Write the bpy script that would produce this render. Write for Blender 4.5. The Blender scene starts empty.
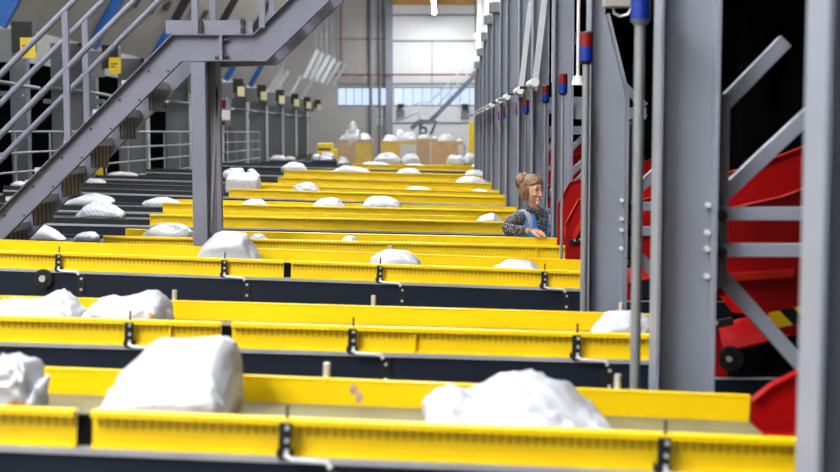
import bpy, bmesh, math, random
from mathutils import Vector, Matrix, noise, Euler

S = bpy.context.scene
COL = S.collection
PI = math.pi

# ------------------------------------------------------------------ camera
F = 1250.0
CU, CV = 440.0, 132.0          # where the +Y direction falls in the frame
RX = math.atan(1.0 / ((236 - CV) / F))
RZ = math.atan((CU - 420) / F * math.sin(RX))
CAM = Vector((0, 0, 2.0))
ROT = Euler((RX, 0, RZ), 'XYZ').to_matrix()
cd = bpy.data.cameras.new('camera')
cd.sensor_width = 36.0
cd.lens = F / 840 * 36.0
cd.dof.use_dof = True
cd.dof.focus_distance = 9.4
cd.dof.aperture_fstop = 2.5
cd.clip_end = 300
cam = bpy.data.objects.new('camera', cd)
cam.location = CAM
cam.rotation_euler = (RX, 0, RZ)
COL.objects.link(cam)
S.camera = cam


def ray(u, v):
    return ROT @ Vector(((u - 420) / F, (236 - v) / F, -1))


def at(u, v, Y):
    d = ray(u, v)
    return CAM + d * (Y / d.y)


def hit_z(u, v, z):
    d = ray(u, v)
    return CAM + d * ((z - CAM.z) / d.z)


# ------------------------------------------------------------------ view
S.view_settings.view_transform = 'Standard'
S.view_settings.look = 'None'
S.view_settings.gamma = 1
S.view_settings.use_curve_mapping = False
S.view_settings.exposure = 0.5


# ------------------------------------------------------------------ materials
def mat(name, rgb, rough=0.5, metal=0.0, var=0.08, scale=6.0, bump=0.0, bscale=40.0, spec=0.5):
    m = bpy.data.materials.new(name)
    m.use_nodes = True
    nt = m.node_tree
    b = nt.nodes['Principled BSDF']
    b.inputs['Roughness'].default_value = rough
    b.inputs['Metallic'].default_value = metal
    b.inputs['Specular IOR Level'].default_value = spec
    tc = nt.nodes.new('ShaderNodeTexCoord')
    n = nt.nodes.new('ShaderNodeTexNoise')
    n.inputs['Scale'].default_value = scale
    n.inputs['Detail'].default_value = 4
    nt.links.new(tc.outputs['Object'], n.inputs['Vector'])
    r = nt.nodes.new('ShaderNodeValToRGB')
    r.color_ramp.elements[0].position = 0.3
    r.color_ramp.elements[1].position = 0.7
    r.color_ramp.elements[0].color = tuple(c * (1 - var) for c in rgb) + (1,)
    r.color_ramp.elements[1].color = tuple(min(1, c * (1 + var)) for c in rgb) + (1,)
    nt.links.new(n.outputs['Fac'], r.inputs['Fac'])
    nt.links.new(r.outputs['Color'], b.inputs['Base Color'])
    if bump:
        n2 = nt.nodes.new('ShaderNodeTexNoise')
        n2.inputs['Scale'].default_value = bscale
        nt.links.new(tc.outputs['Object'], n2.inputs['Vector'])
        bp = nt.nodes.new('ShaderNodeBump')
        bp.inputs['Strength'].default_value = bump
        bp.inputs['Distance'].default_value = 0.01
        nt.links.new(n2.outputs['Fac'], bp.inputs['Height'])
        nt.links.new(bp.outputs['Normal'], b.inputs['Normal'])
    return m


def math_node(nt, op, a, b=None, c=None):
    n = nt.nodes.new('ShaderNodeMath')
    n.operation = op
    for i, x in enumerate((a, b, c)):
        if x is None:
            continue
        if isinstance(x, (int, float)):
            n.inputs[i].default_value = x
        else:
            nt.links.new(x, n.inputs[i])
    return n.outputs[0]


def stripe_mat(name, rgb, dark, period, width, ax='x', zmin=None, zmax=None, diag=False, rough=0.4):
    """painted or perforated stripes that repeat along an object axis"""
    m = mat(name, rgb, rough, var=0.04)
    nt = m.node_tree
    b = nt.nodes['Principled BSDF']
    src = b.inputs['Base Color'].links[0].from_socket
    tc = nt.nodes.new('ShaderNodeTexCoord')
    sp = nt.nodes.new('ShaderNodeSeparateXYZ')
    nt.links.new(tc.outputs['Object'], sp.inputs[0])
    p = {'x': sp.outputs[0], 'y': sp.outputs[1], 'z': sp.outputs[2]}[ax]
    if diag:
        p = math_node(nt, 'ADD', p, sp.outputs[2])
    f = math_node(nt, 'FLOORED_MODULO', p, period)
    k = math_node(nt, 'LESS_THAN', f, width)
    if zmin is not None:
        k = math_node(nt, 'MULTIPLY', k, math_node(nt, 'GREATER_THAN', sp.outputs[2], zmin))
        k = math_node(nt, 'MULTIPLY', k, math_node(nt, 'LESS_THAN', sp.outputs[2], zmax))
    mx = nt.nodes.new('ShaderNodeMix')
    mx.data_type = 'RGBA'
    nt.links.new(k, mx.inputs['Factor'])
    nt.links.new(src, mx.inputs['A'])
    mx.inputs['B'].default_value = tuple(dark) + (1,)
    nt.links.new(mx.outputs['Result'], b.inputs['Base Color'])
    return m


def emit_mat(name, rgb, strength):
    m = bpy.data.materials.new(name)
    m.use_nodes = True
    nt = m.node_tree
    nt.nodes.remove(nt.nodes['Principled BSDF'])
    e = nt.nodes.new('ShaderNodeEmission')
    e.inputs['Color'].default_value = tuple(rgb) + (1,)
    e.inputs['Strength'].default_value = strength
    nt.links.new(e.outputs[0], nt.nodes['Material Output'].inputs['Surface'])
    return m


def bag_mat(name, rgb, ink=None, amount=0.0, rough=0.32, lines=False):
    m = mat(name, rgb, rough, var=0.03, scale=5, bump=0.9, bscale=9)
    nt = m.node_tree
    for n_ in nt.nodes:
        if n_.type == 'TEX_NOISE' and n_.inputs['Scale'].default_value == 9:
            n_.inputs['Distortion'].default_value = 2.2
            n_.inputs['Detail'].default_value = 3
    b = nt.nodes['Principled BSDF']
    if ink:
        src = b.inputs['Base Color'].links[0].from_socket
        tc = nt.nodes.new('ShaderNodeTexCoord')
        n = nt.nodes.new('ShaderNodeTexNoise')
        n.inputs['Scale'].default_value = 6.5
        n.inputs['Detail'].default_value = 1
        nt.links.new(tc.outputs['Object'], n.inputs['Vector'])
        k = math_node(nt, 'GREATER_THAN', n.outputs['Fac'], 1.0 - amount)
        if lines:
            w = nt.nodes.new('ShaderNodeTexWave')
            w.inputs['Scale'].default_value = 9
            w.inputs['Distortion'].default_value = 1.5
            mp = nt.nodes.new('ShaderNodeMapping')
            mp.inputs['Rotation'].default_value = (0, 0.7, 0)
            nt.links.new(tc.outputs['Object'], mp.inputs['Vector'])
            nt.links.new(mp.outputs[0], w.inputs['Vector'])
            k = math_node(nt, 'GREATER_THAN', w.outputs['Fac'], 0.82)
        mx = nt.nodes.new('ShaderNodeMix')
        mx.data_type = 'RGBA'
        nt.links.new(k, mx.inputs['Factor'])
        nt.links.new(src, mx.inputs['A'])
        mx.inputs['B'].default_value = tuple(ink) + (1,)
        nt.links.new(mx.outputs['Result'], b.inputs['Base Color'])
    return m


M = {}
YEL = (0.90, 0.60, 0.001)
M['yellow'] = mat('yellow_paint', YEL, 0.42, var=0.05, scale=3, spec=0.28)
M['perf'] = stripe_mat('perforated_yellow', YEL, (0.68, 0.445, 0.0), 0.024, 0.011, 'x', 1.152, 1.184)
M['joint'] = mat('joint_black', (0.005, 0.004, 0.004), 0.9, spec=0.1)
M['navy'] = mat('navy_paint', (0.0075, 0.011, 0.022), 0.45, var=0.12, scale=2, spec=0.35)
M['steel'] = mat('bare_steel', (0.50, 0.51, 0.54), 0.35, 0.45, var=0.1)
M['darksteel'] = mat('dark_steel', (0.05, 0.05, 0.06), 0.45, 0.5)
M['belt'] = mat('belt_rubber', (0.17, 0.15, 0.075), 0.6, var=0.15)
M['belt_dark'] = mat('belt_dark', (0.012, 0.013, 0.016), 0.55, var=0.2)
M['black'] = mat('black_plastic', (0.008, 0.008, 0.009), 0.45)
M['zinc'] = mat('zinc', (0.75, 0.75, 0.74), 0.3, 0.6)
M['fence'] = mat('galvanised_dull', (0.24, 0.25, 0.26), 0.5, 0.3)
M['zincwhite'] = mat('galvanised_bright', (0.80, 0.80, 0.80), 0.35, 0.2)
M['grey'] = mat('grey_paint', (0.245, 0.262, 0.31), 0.42, var=0.06, scale=2)
M['greyd'] = mat('grey_paint_dark', (0.20, 0.21, 0.24), 0.5, var=0.08)
M['lav'] = mat('stair_paint', (0.175, 0.18, 0.235), 0.45, var=0.06)
M['brown'] = mat('primer_brown', (0.11, 0.09, 0.08), 0.6)
M['red'] = mat('red_paint', (0.31, 0.0015, 0.002), 0.42, var=0.06, spec=0.3)
M['redor'] = mat('red_orange_edge', (0.50, 0.015, 0.004), 0.4)
M['hazard'] = stripe_mat('hazard_tape', (0.80, 0.52, 0.01), (0.008, 0.008, 0.008), 0.14, 0.07, 'x', diag=True)
M['white'] = mat('white_plastic', (0.80, 0.80, 0.79), 0.4)
M['board'] = mat('chute_board', (0.30, 0.275, 0.245), 0.55, var=0.08, scale=1.5)
M['tube'] = mat('chute_tube', (0.55, 0.56, 0.58), 0.4)
M['fin'] = mat('fin_grey', (0.135, 0.138, 0.145), 0.6, var=0.1, scale=1.2)
M['blue'] = mat('blue_belt', (0.012, 0.10, 0.36), 0.45)
M['sign'] = mat('sign_yellow', (0.70, 0.48, 0.01), 0.5)
M['cream'] = mat('cream_box', (0.70, 0.62, 0.35), 0.5)
M['redlens'] = mat('red_lens', (0.20, 0.007, 0.008), 0.15)
M['bluelens'] = mat('blue_lens', (0.006, 0.028, 0.24), 0.15)
M['card'] = mat('cardboard', (0.42, 0.29, 0.17), 0.8, var=0.1)
M['cardy'] = mat('cardboard_ochre', (0.55, 0.37, 0.08), 0.75, var=0.1)
M['wallw'] = mat('wall_white', (0.70, 0.71, 0.71), 0.7, var=0.03)
M['wallg'] = mat('wall_grey', (0.44, 0.43, 0.41), 0.75, var=0.05)
M['dark'] = mat('unlit_dark', (0.0022, 0.0022, 0.0026), 0.95, spec=0.0)  # near-black: the darkness of unlit places is put into the colour
M['floor'] = mat('floor_concrete', (0.05, 0.055, 0.065), 0.5, var=0.2, scale=1)
M['ceil'] = mat('ceiling_grey', (0.42, 0.41, 0.40), 0.8)
M['wood'] = mat('glulam', (0.42, 0.22, 0.05), 0.6, var=0.2)
M['redpipe'] = mat('red_pipe', (0.26, 0.06, 0.05), 0.5)
M['ink'] = mat('ink', (0.02, 0.02, 0.03), 0.7)
M['bagw'] = bag_mat('mailer_white', (0.45, 0.46, 0.485))
M['bagg'] = bag_mat('mailer_grey_print', (0.44, 0.455, 0.49), (0.30, 0.32, 0.38), lines=True)
M['bago'] = bag_mat('mailer_orange_print', (0.44, 0.45, 0.48), (0.55, 0.22, 0.05), 0.33)
M['bagp'] = bag_mat('mailer_fine_print', (0.48, 0.49, 0.52), (0.42, 0.40, 0.42), 0.36)
M['lamp'] = emit_mat('lamp_tube', (0.965, 0.985, 1.0), 88.0)
M['skin'] = mat('skin', (0.62, 0.34, 0.22), 0.5, var=0.05)
M['lips'] = mat('lips', (0.42, 0.09, 0.08), 0.4)
M['hair'] = mat('hair', (0.20, 0.11, 0.05), 0.5, var=0.5, scale=40)
M['brow'] = mat('brow', (0.05, 0.03, 0.02), 0.6)
M['vest'] = mat('vest_blue', (0.05, 0.20, 0.56), 0.7, var=0.15, bump=0.3, bscale=25)
M['strip'] = mat('reflective_tape', (0.30, 0.33, 0.40), 0.35)
M['jeans'] = mat('trousers', (0.02, 0.022, 0.03), 0.8)
M['eye'] = mat('eye_dark', (0.03, 0.02, 0.015), 0.2)


def knit():
    m = mat('patterned_top', (0.035, 0.035, 0.04), 0.85)
    nt = m.node_tree
    b = nt.nodes['Principled BSDF']
    tc = nt.nodes.new('ShaderNodeTexCoord')
    w = nt.nodes.new('ShaderNodeTexVoronoi')
    w.inputs['Scale'].default_value = 74
    nt.links.new(tc.outputs['Object'], w.inputs['Vector'])
    r = nt.nodes.new('ShaderNodeValToRGB')
    r.color_ramp.elements[0].position = 0.28
    r.color_ramp.elements[0].color = (0.30, 0.30, 0.32, 1)
    r.color_ramp.elements[1].position = 0.42
    r.color_ramp.elements[1].color = (0.03, 0.03, 0.036, 1)
    nt.links.new(w.outputs['Distance'], r.inputs['Fac'])
    nt.links.new(r.outputs['Color'], b.inputs['Base Color'])
    return m


M['knit'] = knit()


def pane_mat():
    m = bpy.data.materials.new('window_glass')
    m.use_nodes = True
    nt = m.node_tree
    nt.nodes.remove(nt.nodes['Principled BSDF'])
    t = nt.nodes.new('ShaderNodeBsdfTransparent')
    t.inputs['Color'].default_value = (0.86, 0.92, 1.0, 1)
    g = nt.nodes.new('ShaderNodeBsdfGlossy')
    g.inputs['Roughness'].default_value = 0.05
    mx = nt.nodes.new('ShaderNodeMixShader')
    mx.inputs['Fac'].default_value = 0.06
    nt.links.new(t.outputs[0], mx.inputs[1])
    nt.links.new(g.outputs[0], mx.inputs[2])
    nt.links.new(mx.outputs[0], nt.nodes['Material Output'].inputs['Surface'])
    return m


M['pane'] = pane_mat()


# ------------------------------------------------------------------ mesh builder
class MB:
    def __init__(self):
        self.v, self.f, self.s = [], [], []

    def add(self, vs, fs, smooth=False):
        n = len(self.v)
        self.v += [Vector(p) for p in vs]
        self.f += [tuple(i + n for i in f) for f in fs]
        self.s += [smooth] * len(fs)
        return self

    def box(self, x0, x1, y0, y1, z0, z1):
        vs = [(x, y, z) for z in (z0, z1) for y in (y0, y1) for x in (x0, x1)]
        fs = [(0, 2, 3, 1), (4, 5, 7, 6), (0, 1, 5, 4), (2, 6, 7, 3), (0, 4, 6, 2), (1, 3, 7, 5)]
        return self.add(vs, fs)

    def bar(self, a, b, w, h, up=(0, 0, 1)):
        a, b = Vector(a), Vector(b)
        d = (b - a).normalized()
        up = Vector(up)
        if abs(d.dot(up)) > 0.98:
            up = Vector((0, 1, 0))
        s = d.cross(up).normalized()
        t = s.cross(d).normalized()
        vs = []
        for p in (a, b):
            for i, j in ((-1, -1), (1, -1), (1, 1), (-1, 1)):
                vs.append(p + s * (i * w / 2) + t * (j * h / 2))
        return self.add(vs, [(0, 1, 2, 3), (7, 6, 5, 4), (0, 4, 5, 1), (1, 5, 6, 2), (2, 6, 7, 3), (3, 7, 4, 0)])

    def tube(self, pts, r, n=10, cap=True):
        pts = [Vector(p) for p in pts]
        rr = r if isinstance(r, (list, tuple)) else [r] * len(pts)
        rings = []
        for i, p in enumerate(pts):
            if i == 0:
                d = pts[1] - p
            elif i == len(pts) - 1:
                d = p - pts[i - 1]
            else:
                d = (pts[i + 1] - p).normalized() + (p - pts[i - 1]).normalized()
            d.normalize()
            up = Vector((0, 0, 1)) if abs(d.z) < 0.95 else Vector((0, 1, 0))
            s = d.cross(up).normalized()
            t = s.cross(d).normalized()
            rings.append([p + (s * math.cos(2 * PI * k / n) + t * math.sin(2 * PI * k / n)) * rr[i] for k in range(n)])
        vs = [q for ring in rings for q in ring]
        fs = []
        for i in range(len(pts) - 1):
            for k in range(n):
                k2 = (k + 1) % n
                fs.append((i * n + k, i * n + k2, (i + 1) * n + k2, (i + 1) * n + k))
        self.add(vs, fs, True)
        if cap:
            self.add(rings[0], [tuple(range(n - 1, -1, -1))])
            self.add(rings[-1], [tuple(range(n))])
        return self

    def prism(self, poly, y0, y1):
        """polygon of (x, z) points extruded from y0 to y1"""
        n = len(poly)
        vs = [(x, y0, z) for x, z in poly] + [(x, y1, z) for x, z in poly]
        fs = [tuple(range(n)), tuple(range(2 * n - 1, n - 1, -1))]
        fs += [(i, i + n, (i + 1) % n + n, (i + 1) % n) for i in range(n)]
        return self.add(vs, fs)

    def quad(self, a, b, c, d, th):
        a, b, c, d = map(Vector, (a, b, c, d))
        n = (b - a).cross(d - a).normalized() * th
        vs = [a, b, c, d, a + n, b + n, c + n, d + n]
        return self.add(vs, [(3, 2, 1, 0), (4, 5, 6, 7), (0, 1, 5, 4), (1, 2, 6, 5), (2, 3, 7, 6), (3, 0, 4, 7)])

    def build(self, name, m, parent=None, bevel=0.0):
        me = bpy.data.meshes.new(name)
        me.from_pydata([tuple(p) for p in self.v], [], self.f)
        me.polygons.foreach_set('use_smooth', self.s)
        bm = bmesh.new()
        bm.from_mesh(me)
        bmesh.ops.recalc_face_normals(bm, faces=bm.faces)
        bm.to_mesh(me)
        bm.free()
        me.materials.append(M[m] if isinstance(m, str) else m)
        me.update()
        o = bpy.data.objects.new(name, me)
        COL.objects.link(o)
        if parent is not None:
            o.parent = parent
        if bevel:
            b = o.modifiers.new('bevel', 'BEVEL')
            b.width = bevel
            b.segments = 2
            b.limit_method = 'ANGLE'
        return o


def tag(o, label=None, cat=None, group=None, kind=None):
    if label:
        o['label'] = label
    if cat:
        o['category'] = cat
    if group:
        o['group'] = group
    if kind:
        o['kind'] = kind
    return o


def thing(name, label, cat, loc=(0, 0, 0), group=None, rot=(0, 0, 0)):
    o = bpy.data.objects.new(name, None)
    o.empty_display_size = 0.1
    COL.objects.link(o)
    o.location = loc
    o.rotation_euler = rot
    return tag(o, label, cat, group)


def struct(o):
    o['kind'] = 'structure'
    return o


ORD = ['first', 'second', 'third', 'fourth', 'fifth', 'sixth', 'seventh', 'eighth', 'ninth', 'tenth',
       'eleventh', 'twelfth', 'thirteenth', 'fourteenth', 'fifteenth']

# ------------------------------------------------------------------ hall shell
WY = 66.0
XL, XR = -8.2, 1.85
ZC = 9.3
struct(MB().box(XL, XR + 2, -6, WY, -0.2, 0).build('floor', 'floor'))
struct(MB().box(XL, XR + 2, -6, WY, ZC, ZC + 0.2).build('ceiling', 'ceil'))
struct(MB().box(XL - 0.2, XL, -6, WY, 0, ZC).build('wall_left', 'wallg'))
struct(MB().box(XR, XR + 0.2, -6, 31, 0, ZC).build('wall_right', 'dark'))  # near-black wall standing in for the unlit hall on the right
struct(MB().box(XR, XR + 0.2, 31, WY, 0, ZC).build('wall_right_bay', 'wallw'))
struct(MB().box(XL, XR, -6.2, -6, 0, ZC).build('wall_front', 'wallg'))


def bx(u):
    return at(u, 132, WY).x


def bz(v):
    return at(440, v, WY).z


# back wall around two ribbon windows
wz0, wz1 = bz(105), bz(88)
c0, c1 = bx(386), bx(393)
mb = MB()
mb.box(XL, c0, WY, WY + 0.3, 0, wz0)
mb.box(XL, c0, WY, WY + 0.3, wz1, ZC)
mb.box(XL, bx(338), WY, WY + 0.3, wz0, wz1)
struct(mb.build('wall_back', 'wallg'))  # left part in a greyer colour that carries its shade
mb = MB()
mb.box(c0, XR, WY, WY + 0.3, 0, wz0)
mb.box(c0, XR, WY, WY + 0.3, wz1, ZC)
mb.box(c0, bx(394), WY, WY + 0.3, wz0, wz1)
mb.box(bx(479), XR, WY, WY + 0.3, wz0, wz1)
struct(mb.build('wall_back_bay', 'wallw'))
for k, (a, b, n) in enumerate(((338, c0, 6), (394, 479, 9))):
    x0 = bx(a)
    x1 = b if isinstance(b, float) and b < 0 and b > -20 and k == 0 else bx(b)
    w = thing('window_%d' % (k + 1), None, None, (0, 0, 0))
    struct(w)
    g = MB().box(x0, x1, WY + 0.14, WY + 0.16, wz0, wz1).build('window_pane', 'pane', w)
    fr = MB()
    for i in range(n + 1):
        x = x0 + (x1 - x0) * i / n
        fr.box(x - 0.014, x + 0.014, WY + 0.1, WY + 0.2, wz0, wz1)
    fr.box(x0, x1, WY - 0.02, WY + 0.2, wz0 - 0.06, wz0)
    fr.box(x0, x1, WY - 0.02, WY + 0.2, wz1, wz1 + 0.06)
    fr.build('window_frame', 'greyd', w)
mb = MB()
mb.box(c0, c1, WY - 0.35, WY - 0.002, 0, ZC)
struct(mb.build('trim_1', 'grey'))
mb = MB()                                   # panel joints of the sandwich panels
for v, x0, x1 in ((15, 393, 482), (41, 393, 482), (84, 338, 482), (39, 338, 386), (123, 393, 482)):
    mb.box(bx(x0), bx(x1), WY - 0.03, WY - 0.002, bz(v) - 0.05, bz(v) + 0.05)
for u in (432,):
    mb.box(bx(u) - 0.02, bx(u) + 0.02, WY - 0.03, WY - 0.002, bz(84), bz(41))
struct(mb.build('trim_2', 'greyd'))
struct(MB().box(c1, XR, WY - 0.55, WY - 0.01, bz(5.0), ZC).build('beam_back', 'wood'))
struct(MB().box(1.08, XR - 0.01, 1.0, 33.0, 2.95, 3.1).build('shade_deck', 'dark'))  # deck added to keep lamp light off the red chutes

# big painted number on the back wall
cu = bpy.data.curves.new('dock_number', 'FONT')
cu.body = '67'
cu.size = 1.05
cu.extrude = 0.004
num = bpy.data.objects.new('dock_number', cu)
cu.materials.append(M['ink'])
num.rotation_euler = (PI / 2, 0, 0)
num.location = (bx(419), WY - 0.02, bz(134.5))
COL.objects.link(num)
dep = bpy.context.evaluated_depsgraph_get()
me = bpy.data.meshes.new_from_object(num.evaluated_get(dep))
bpy.data.objects.remove(num)
num = bpy.data.objects.new('dock_number', me)
num.rotation_euler = (PI / 2, 0, 0)
num.location = (bx(418), WY - 0.02, bz(134.5))
COL.objects.link(num)
tag(num, 'large dark number 67 painted on the white back wall', 'wall number')

# fire pipe, pendants, dock lamps
t = thing('sprinkler_pipe', 'thin dark red pipe running across the back wall above the windows', 'pipe', (0, WY - 0.47, 0))
MB().tube([(bx(336), 0, bz(75)), (bx(474), 0, bz(75))], 0.045).build('main_run', 'redpipe', t)
mb = MB()
for u in (345, 362, 405, 430, 466):
    mb.box(bx(u) - 0.02, bx(u) + 0.02, 0, 0.46, bz(75) - 0.03, bz(75) + 0.03)
mb.build('bracket', 'redpipe', t)
MB().tube([(bx(342), 0, bz(75)), (bx(342), 0, ZC - .01)], 0.05).build('riser', 'redpipe', t)
for u, lab in ((371, 'dark drain pipe standing left of the grey wall column, above the tall cardboard bin'),
               (380, 'grey pipe right beside the wall column at the back')):
    tag(MB().tube([(bx(u), WY - 0.12, 0), (bx(u), WY - 0.1 - 0.02, ZC - .01)], 0.06 if u == 380 else 0.09)
        .build('down_pipe', 'greyd'), lab, 'pipe')
t = thing('hanging_sensor', 'black pendant rod with white end hanging before the back wall', 'pendant', (bx(474.5), WY - 1.5, 0))
MB().tube([(0, 0, bz(36)), (0, 0, ZC)], 0.03).build('rod', 'black', t)
MB().tube([(0, 0, bz(39.5)), (0, 0, bz(35))], [0.09, 0.06]).build('sensor_head', 'white', t)
for u, lab in ((401, 'small black dock lamp under the window beside the wall column'),
               (465, 'small black dock lamp under the window near the grey uprights')):
    t = thing('dock_lamp', lab, 'lamp', (bx(u), WY, 0))
    MB().box(-0.16, 0.16, -0.3, -0.003, bz(109), bz(104)).build('lamp_box', 'black', t)
    MB().box(-0.22, 0.2, -0.14, -0.003, bz(118), bz(110)).build('cable_coil', 'greyd', t)
for u, v0, v1, lab in ((379.5, 108, 125, 'white notice sheets on the back wall left of the column'),):
    t = thing('notice', lab, 'notice', (bx(u), WY, 0))
    MB().box(-0.17, 0.17, -0.03, -0.003, bz(116), bz(108)).build('sheet', 'white', t)
    MB().box(-0.17, 0.17, -0.03, -0.003, bz(125), bz(117)).build('sheet', 'white', t)

# back stair on the right of the back wall
t = thing('rear_stair', 'distant grey steel stair climbing to the upper right on the back wall', 'staircase', (0, 60.0, 0))
P = lambda u, v: Vector((at(u, v, 60).x, 0, at(u, v, 60).z))
mb = MB()
for a, b in (((411, 129), (419, 121.5)), ((419, 121.5), (430, 121.5)), ((430, 121.5), (484, 66))):
    mb.bar(P(*a), P(*b), 0.1, 0.2)
    mb.bar(P(*a) + Vector((0, 0.9, 0)), P(*b) + Vector((0, 0.9, 0)), 0.1, 0.2)
mb.build('stringer', 'lav', t)
for dy in (0, 0.9):
    mb = MB()
    for off in (10, 20):
        mb.tube([P(400, 129 - off) + Vector((0, dy, 0)), P(419, 112 - off + 10) + Vector((0, dy, 0)), P(430, 112 - off + 10) + Vector((0, dy, 0)), P(484, 57 - off + 10) + Vector((0, dy, 0))], 0.022, 6)
    mb.build('handrail', 'zinc', t)
mb = MB()
for k in range(16):
    f = k / 15
    p = P(430, 121.5).lerp(P(484, 66), f)
    mb.box(p.x - 0.12, p.x + 0.12, 0, 0.9, p.z - 0.02, p.z + 0.01)
mb.build('tread_flight', 'greyd', t)
for u, v in ((419, 121), (430, 121), (448, 103), (466, 84)):
    MB().tube([P(u, v), P(u, v - 20)], 0.02, 6).build('railing_post', 'zinc', t)
MB().box(P(419, 0).x, P(430, 0).x, 0.05, 0.85, P(419, 121.5).z, P(419, 121.5).z + 0.03).build('landing', 'greyd', t)
MB().box(P(420, 0).x - 0.05, P(420, 0).x + 0.05, 0.1, 0.2, 0, P(419, 121.5).z).build('support_post', 'lav', t)

# ------------------------------------------------------------------ lamps
LZ = 8.0


M['lamp_wall'] = emit_mat('lamp_tube_wall', (0.97, 0.98, 1.0), 120.0)


def luminaire(x, y, z, ln, label, em='lamp'):
    o = thing('ceiling_light', label, 'light', (x, y, z), 'linear ceiling lights')
    MB().box(-0.085, 0.085, -ln / 2, ln / 2, 0.03, 0.12).build('housing', 'white', o)
    MB().box(-0.075, 0.075, -ln / 2 + 0.03, ln / 2 - 0.03, 0.0, 0.028).build('diffuser', em, o)
    w = MB()
    for s in (-1, 1):
        w.tube([(0, s * ln * 0.4, 0.12), (0, s * ln * 0.4, ZC - z)], 0.008, 6)
    w.build('suspension_wire', 'darksteel', o)
    return o


e = at(434.3, 14, 64.3)
luminaire(e.x, 60.8, e.z, 7.0, 'long glowing ceiling light washing the white back wall', 'lamp_wall')
M['lamp_key'] = emit_mat('lamp_tube_bright', (0.965, 0.985, 1.0), 260.0)
for x in (-4.6, -6.4):
    luminaire(x, -1.5, LZ, 4.6, 'linear ceiling light hanging high over the conveyors', 'lamp_key')
LROWS = [(-0.35, [2.5, 9, 15, 21, 27, 34, 42, 50]), (-3.6, [2.5, 9, 15, 21, 27, 34, 42, 50])]
for x, ys in LROWS:
    for y in ys:
        luminaire(x, y, LZ, 4.6, 'linear ceiling light hanging high over the conveyors')
wd = bpy.data.worlds.new('sky')
wd.use_nodes = True
wd.node_tree.nodes['Background'].inputs['Color'].default_value = (0.80, 0.87, 1.0, 1)
wd.node_tree.nodes['Background'].inputs['Strength'].default_value = 0.9
S.world = wd
# ------------------------------------------------------------------ conveyors
# near-rail line (frame height at u=470), far-rail line, tilt, left end of the yellow sides (u), right end X
ROWS = [
    ('A', 425.0, 384.5, .037, None, 0.985),
    ('B', 329.0, 309.0, .026, None, 0.97),
    ('C', 267.0, 256.2, .034, None, 0.94),
    ('D', 243.5, 236.7, .020, 104, 0.90),
    ('E', 221.0, 216.6, .021, 150, 0.88),
    ('F', 209.5, 205.3, .022, 163, 0.88),
    ('G', 196.0, 193.0, .030, 229, 0.88),
    ('H', 191.0, 188.6, .030, 238, 0.88),
    ('I', 182.5, 180.2, .028, 278, 0.90),
    ('J', 175.0, 172.9, .026, 284, 0.92),
    ('K', 166.5, 163.6, .022, 352, 0.94),
]
WHERE = ['carrying three big white bags, nearest of all to the camera', 'second from the camera, in front of the two steel uprights',
         'third from the camera, its near side studded with four black clamps', 'fourth from the camera, the one the worker leans on',
         'fifth from the camera, right behind the worker', 'sixth from the camera, with three white bags along its right half',
         'seventh from the camera, its yellow sides starting right of the stair post', 'eighth from the camera, close behind the seventh',
         'ninth from the camera, with short yellow sides', 'tenth from the camera, second from the cardboard bins',
         'last and farthest, directly in front of the cardboard bins']
XLEFT = -5.5
R = {}
for i, (k, vn, vb, t, ul, xr) in enumerate(ROWS):
    Yn = hit_z(470, vn, 1.2).y
    Yb = hit_z(470, vb, 1.2).y
    if i >= 3:
        Yb = Yn + 0.62
    xl = XLEFT if ul is None else at(ul, vn, Yn).x
    xref = at(470, vn, Yn).x
    R[k] = dict(Yn=Yn, Yb=Yb, t=t, xl=xl, xr=xr, xref=xref, i=i)


def ztop(k, x):
    r = R[k]
    return 1.2 - r['t'] * (x - r['xref'])


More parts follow.
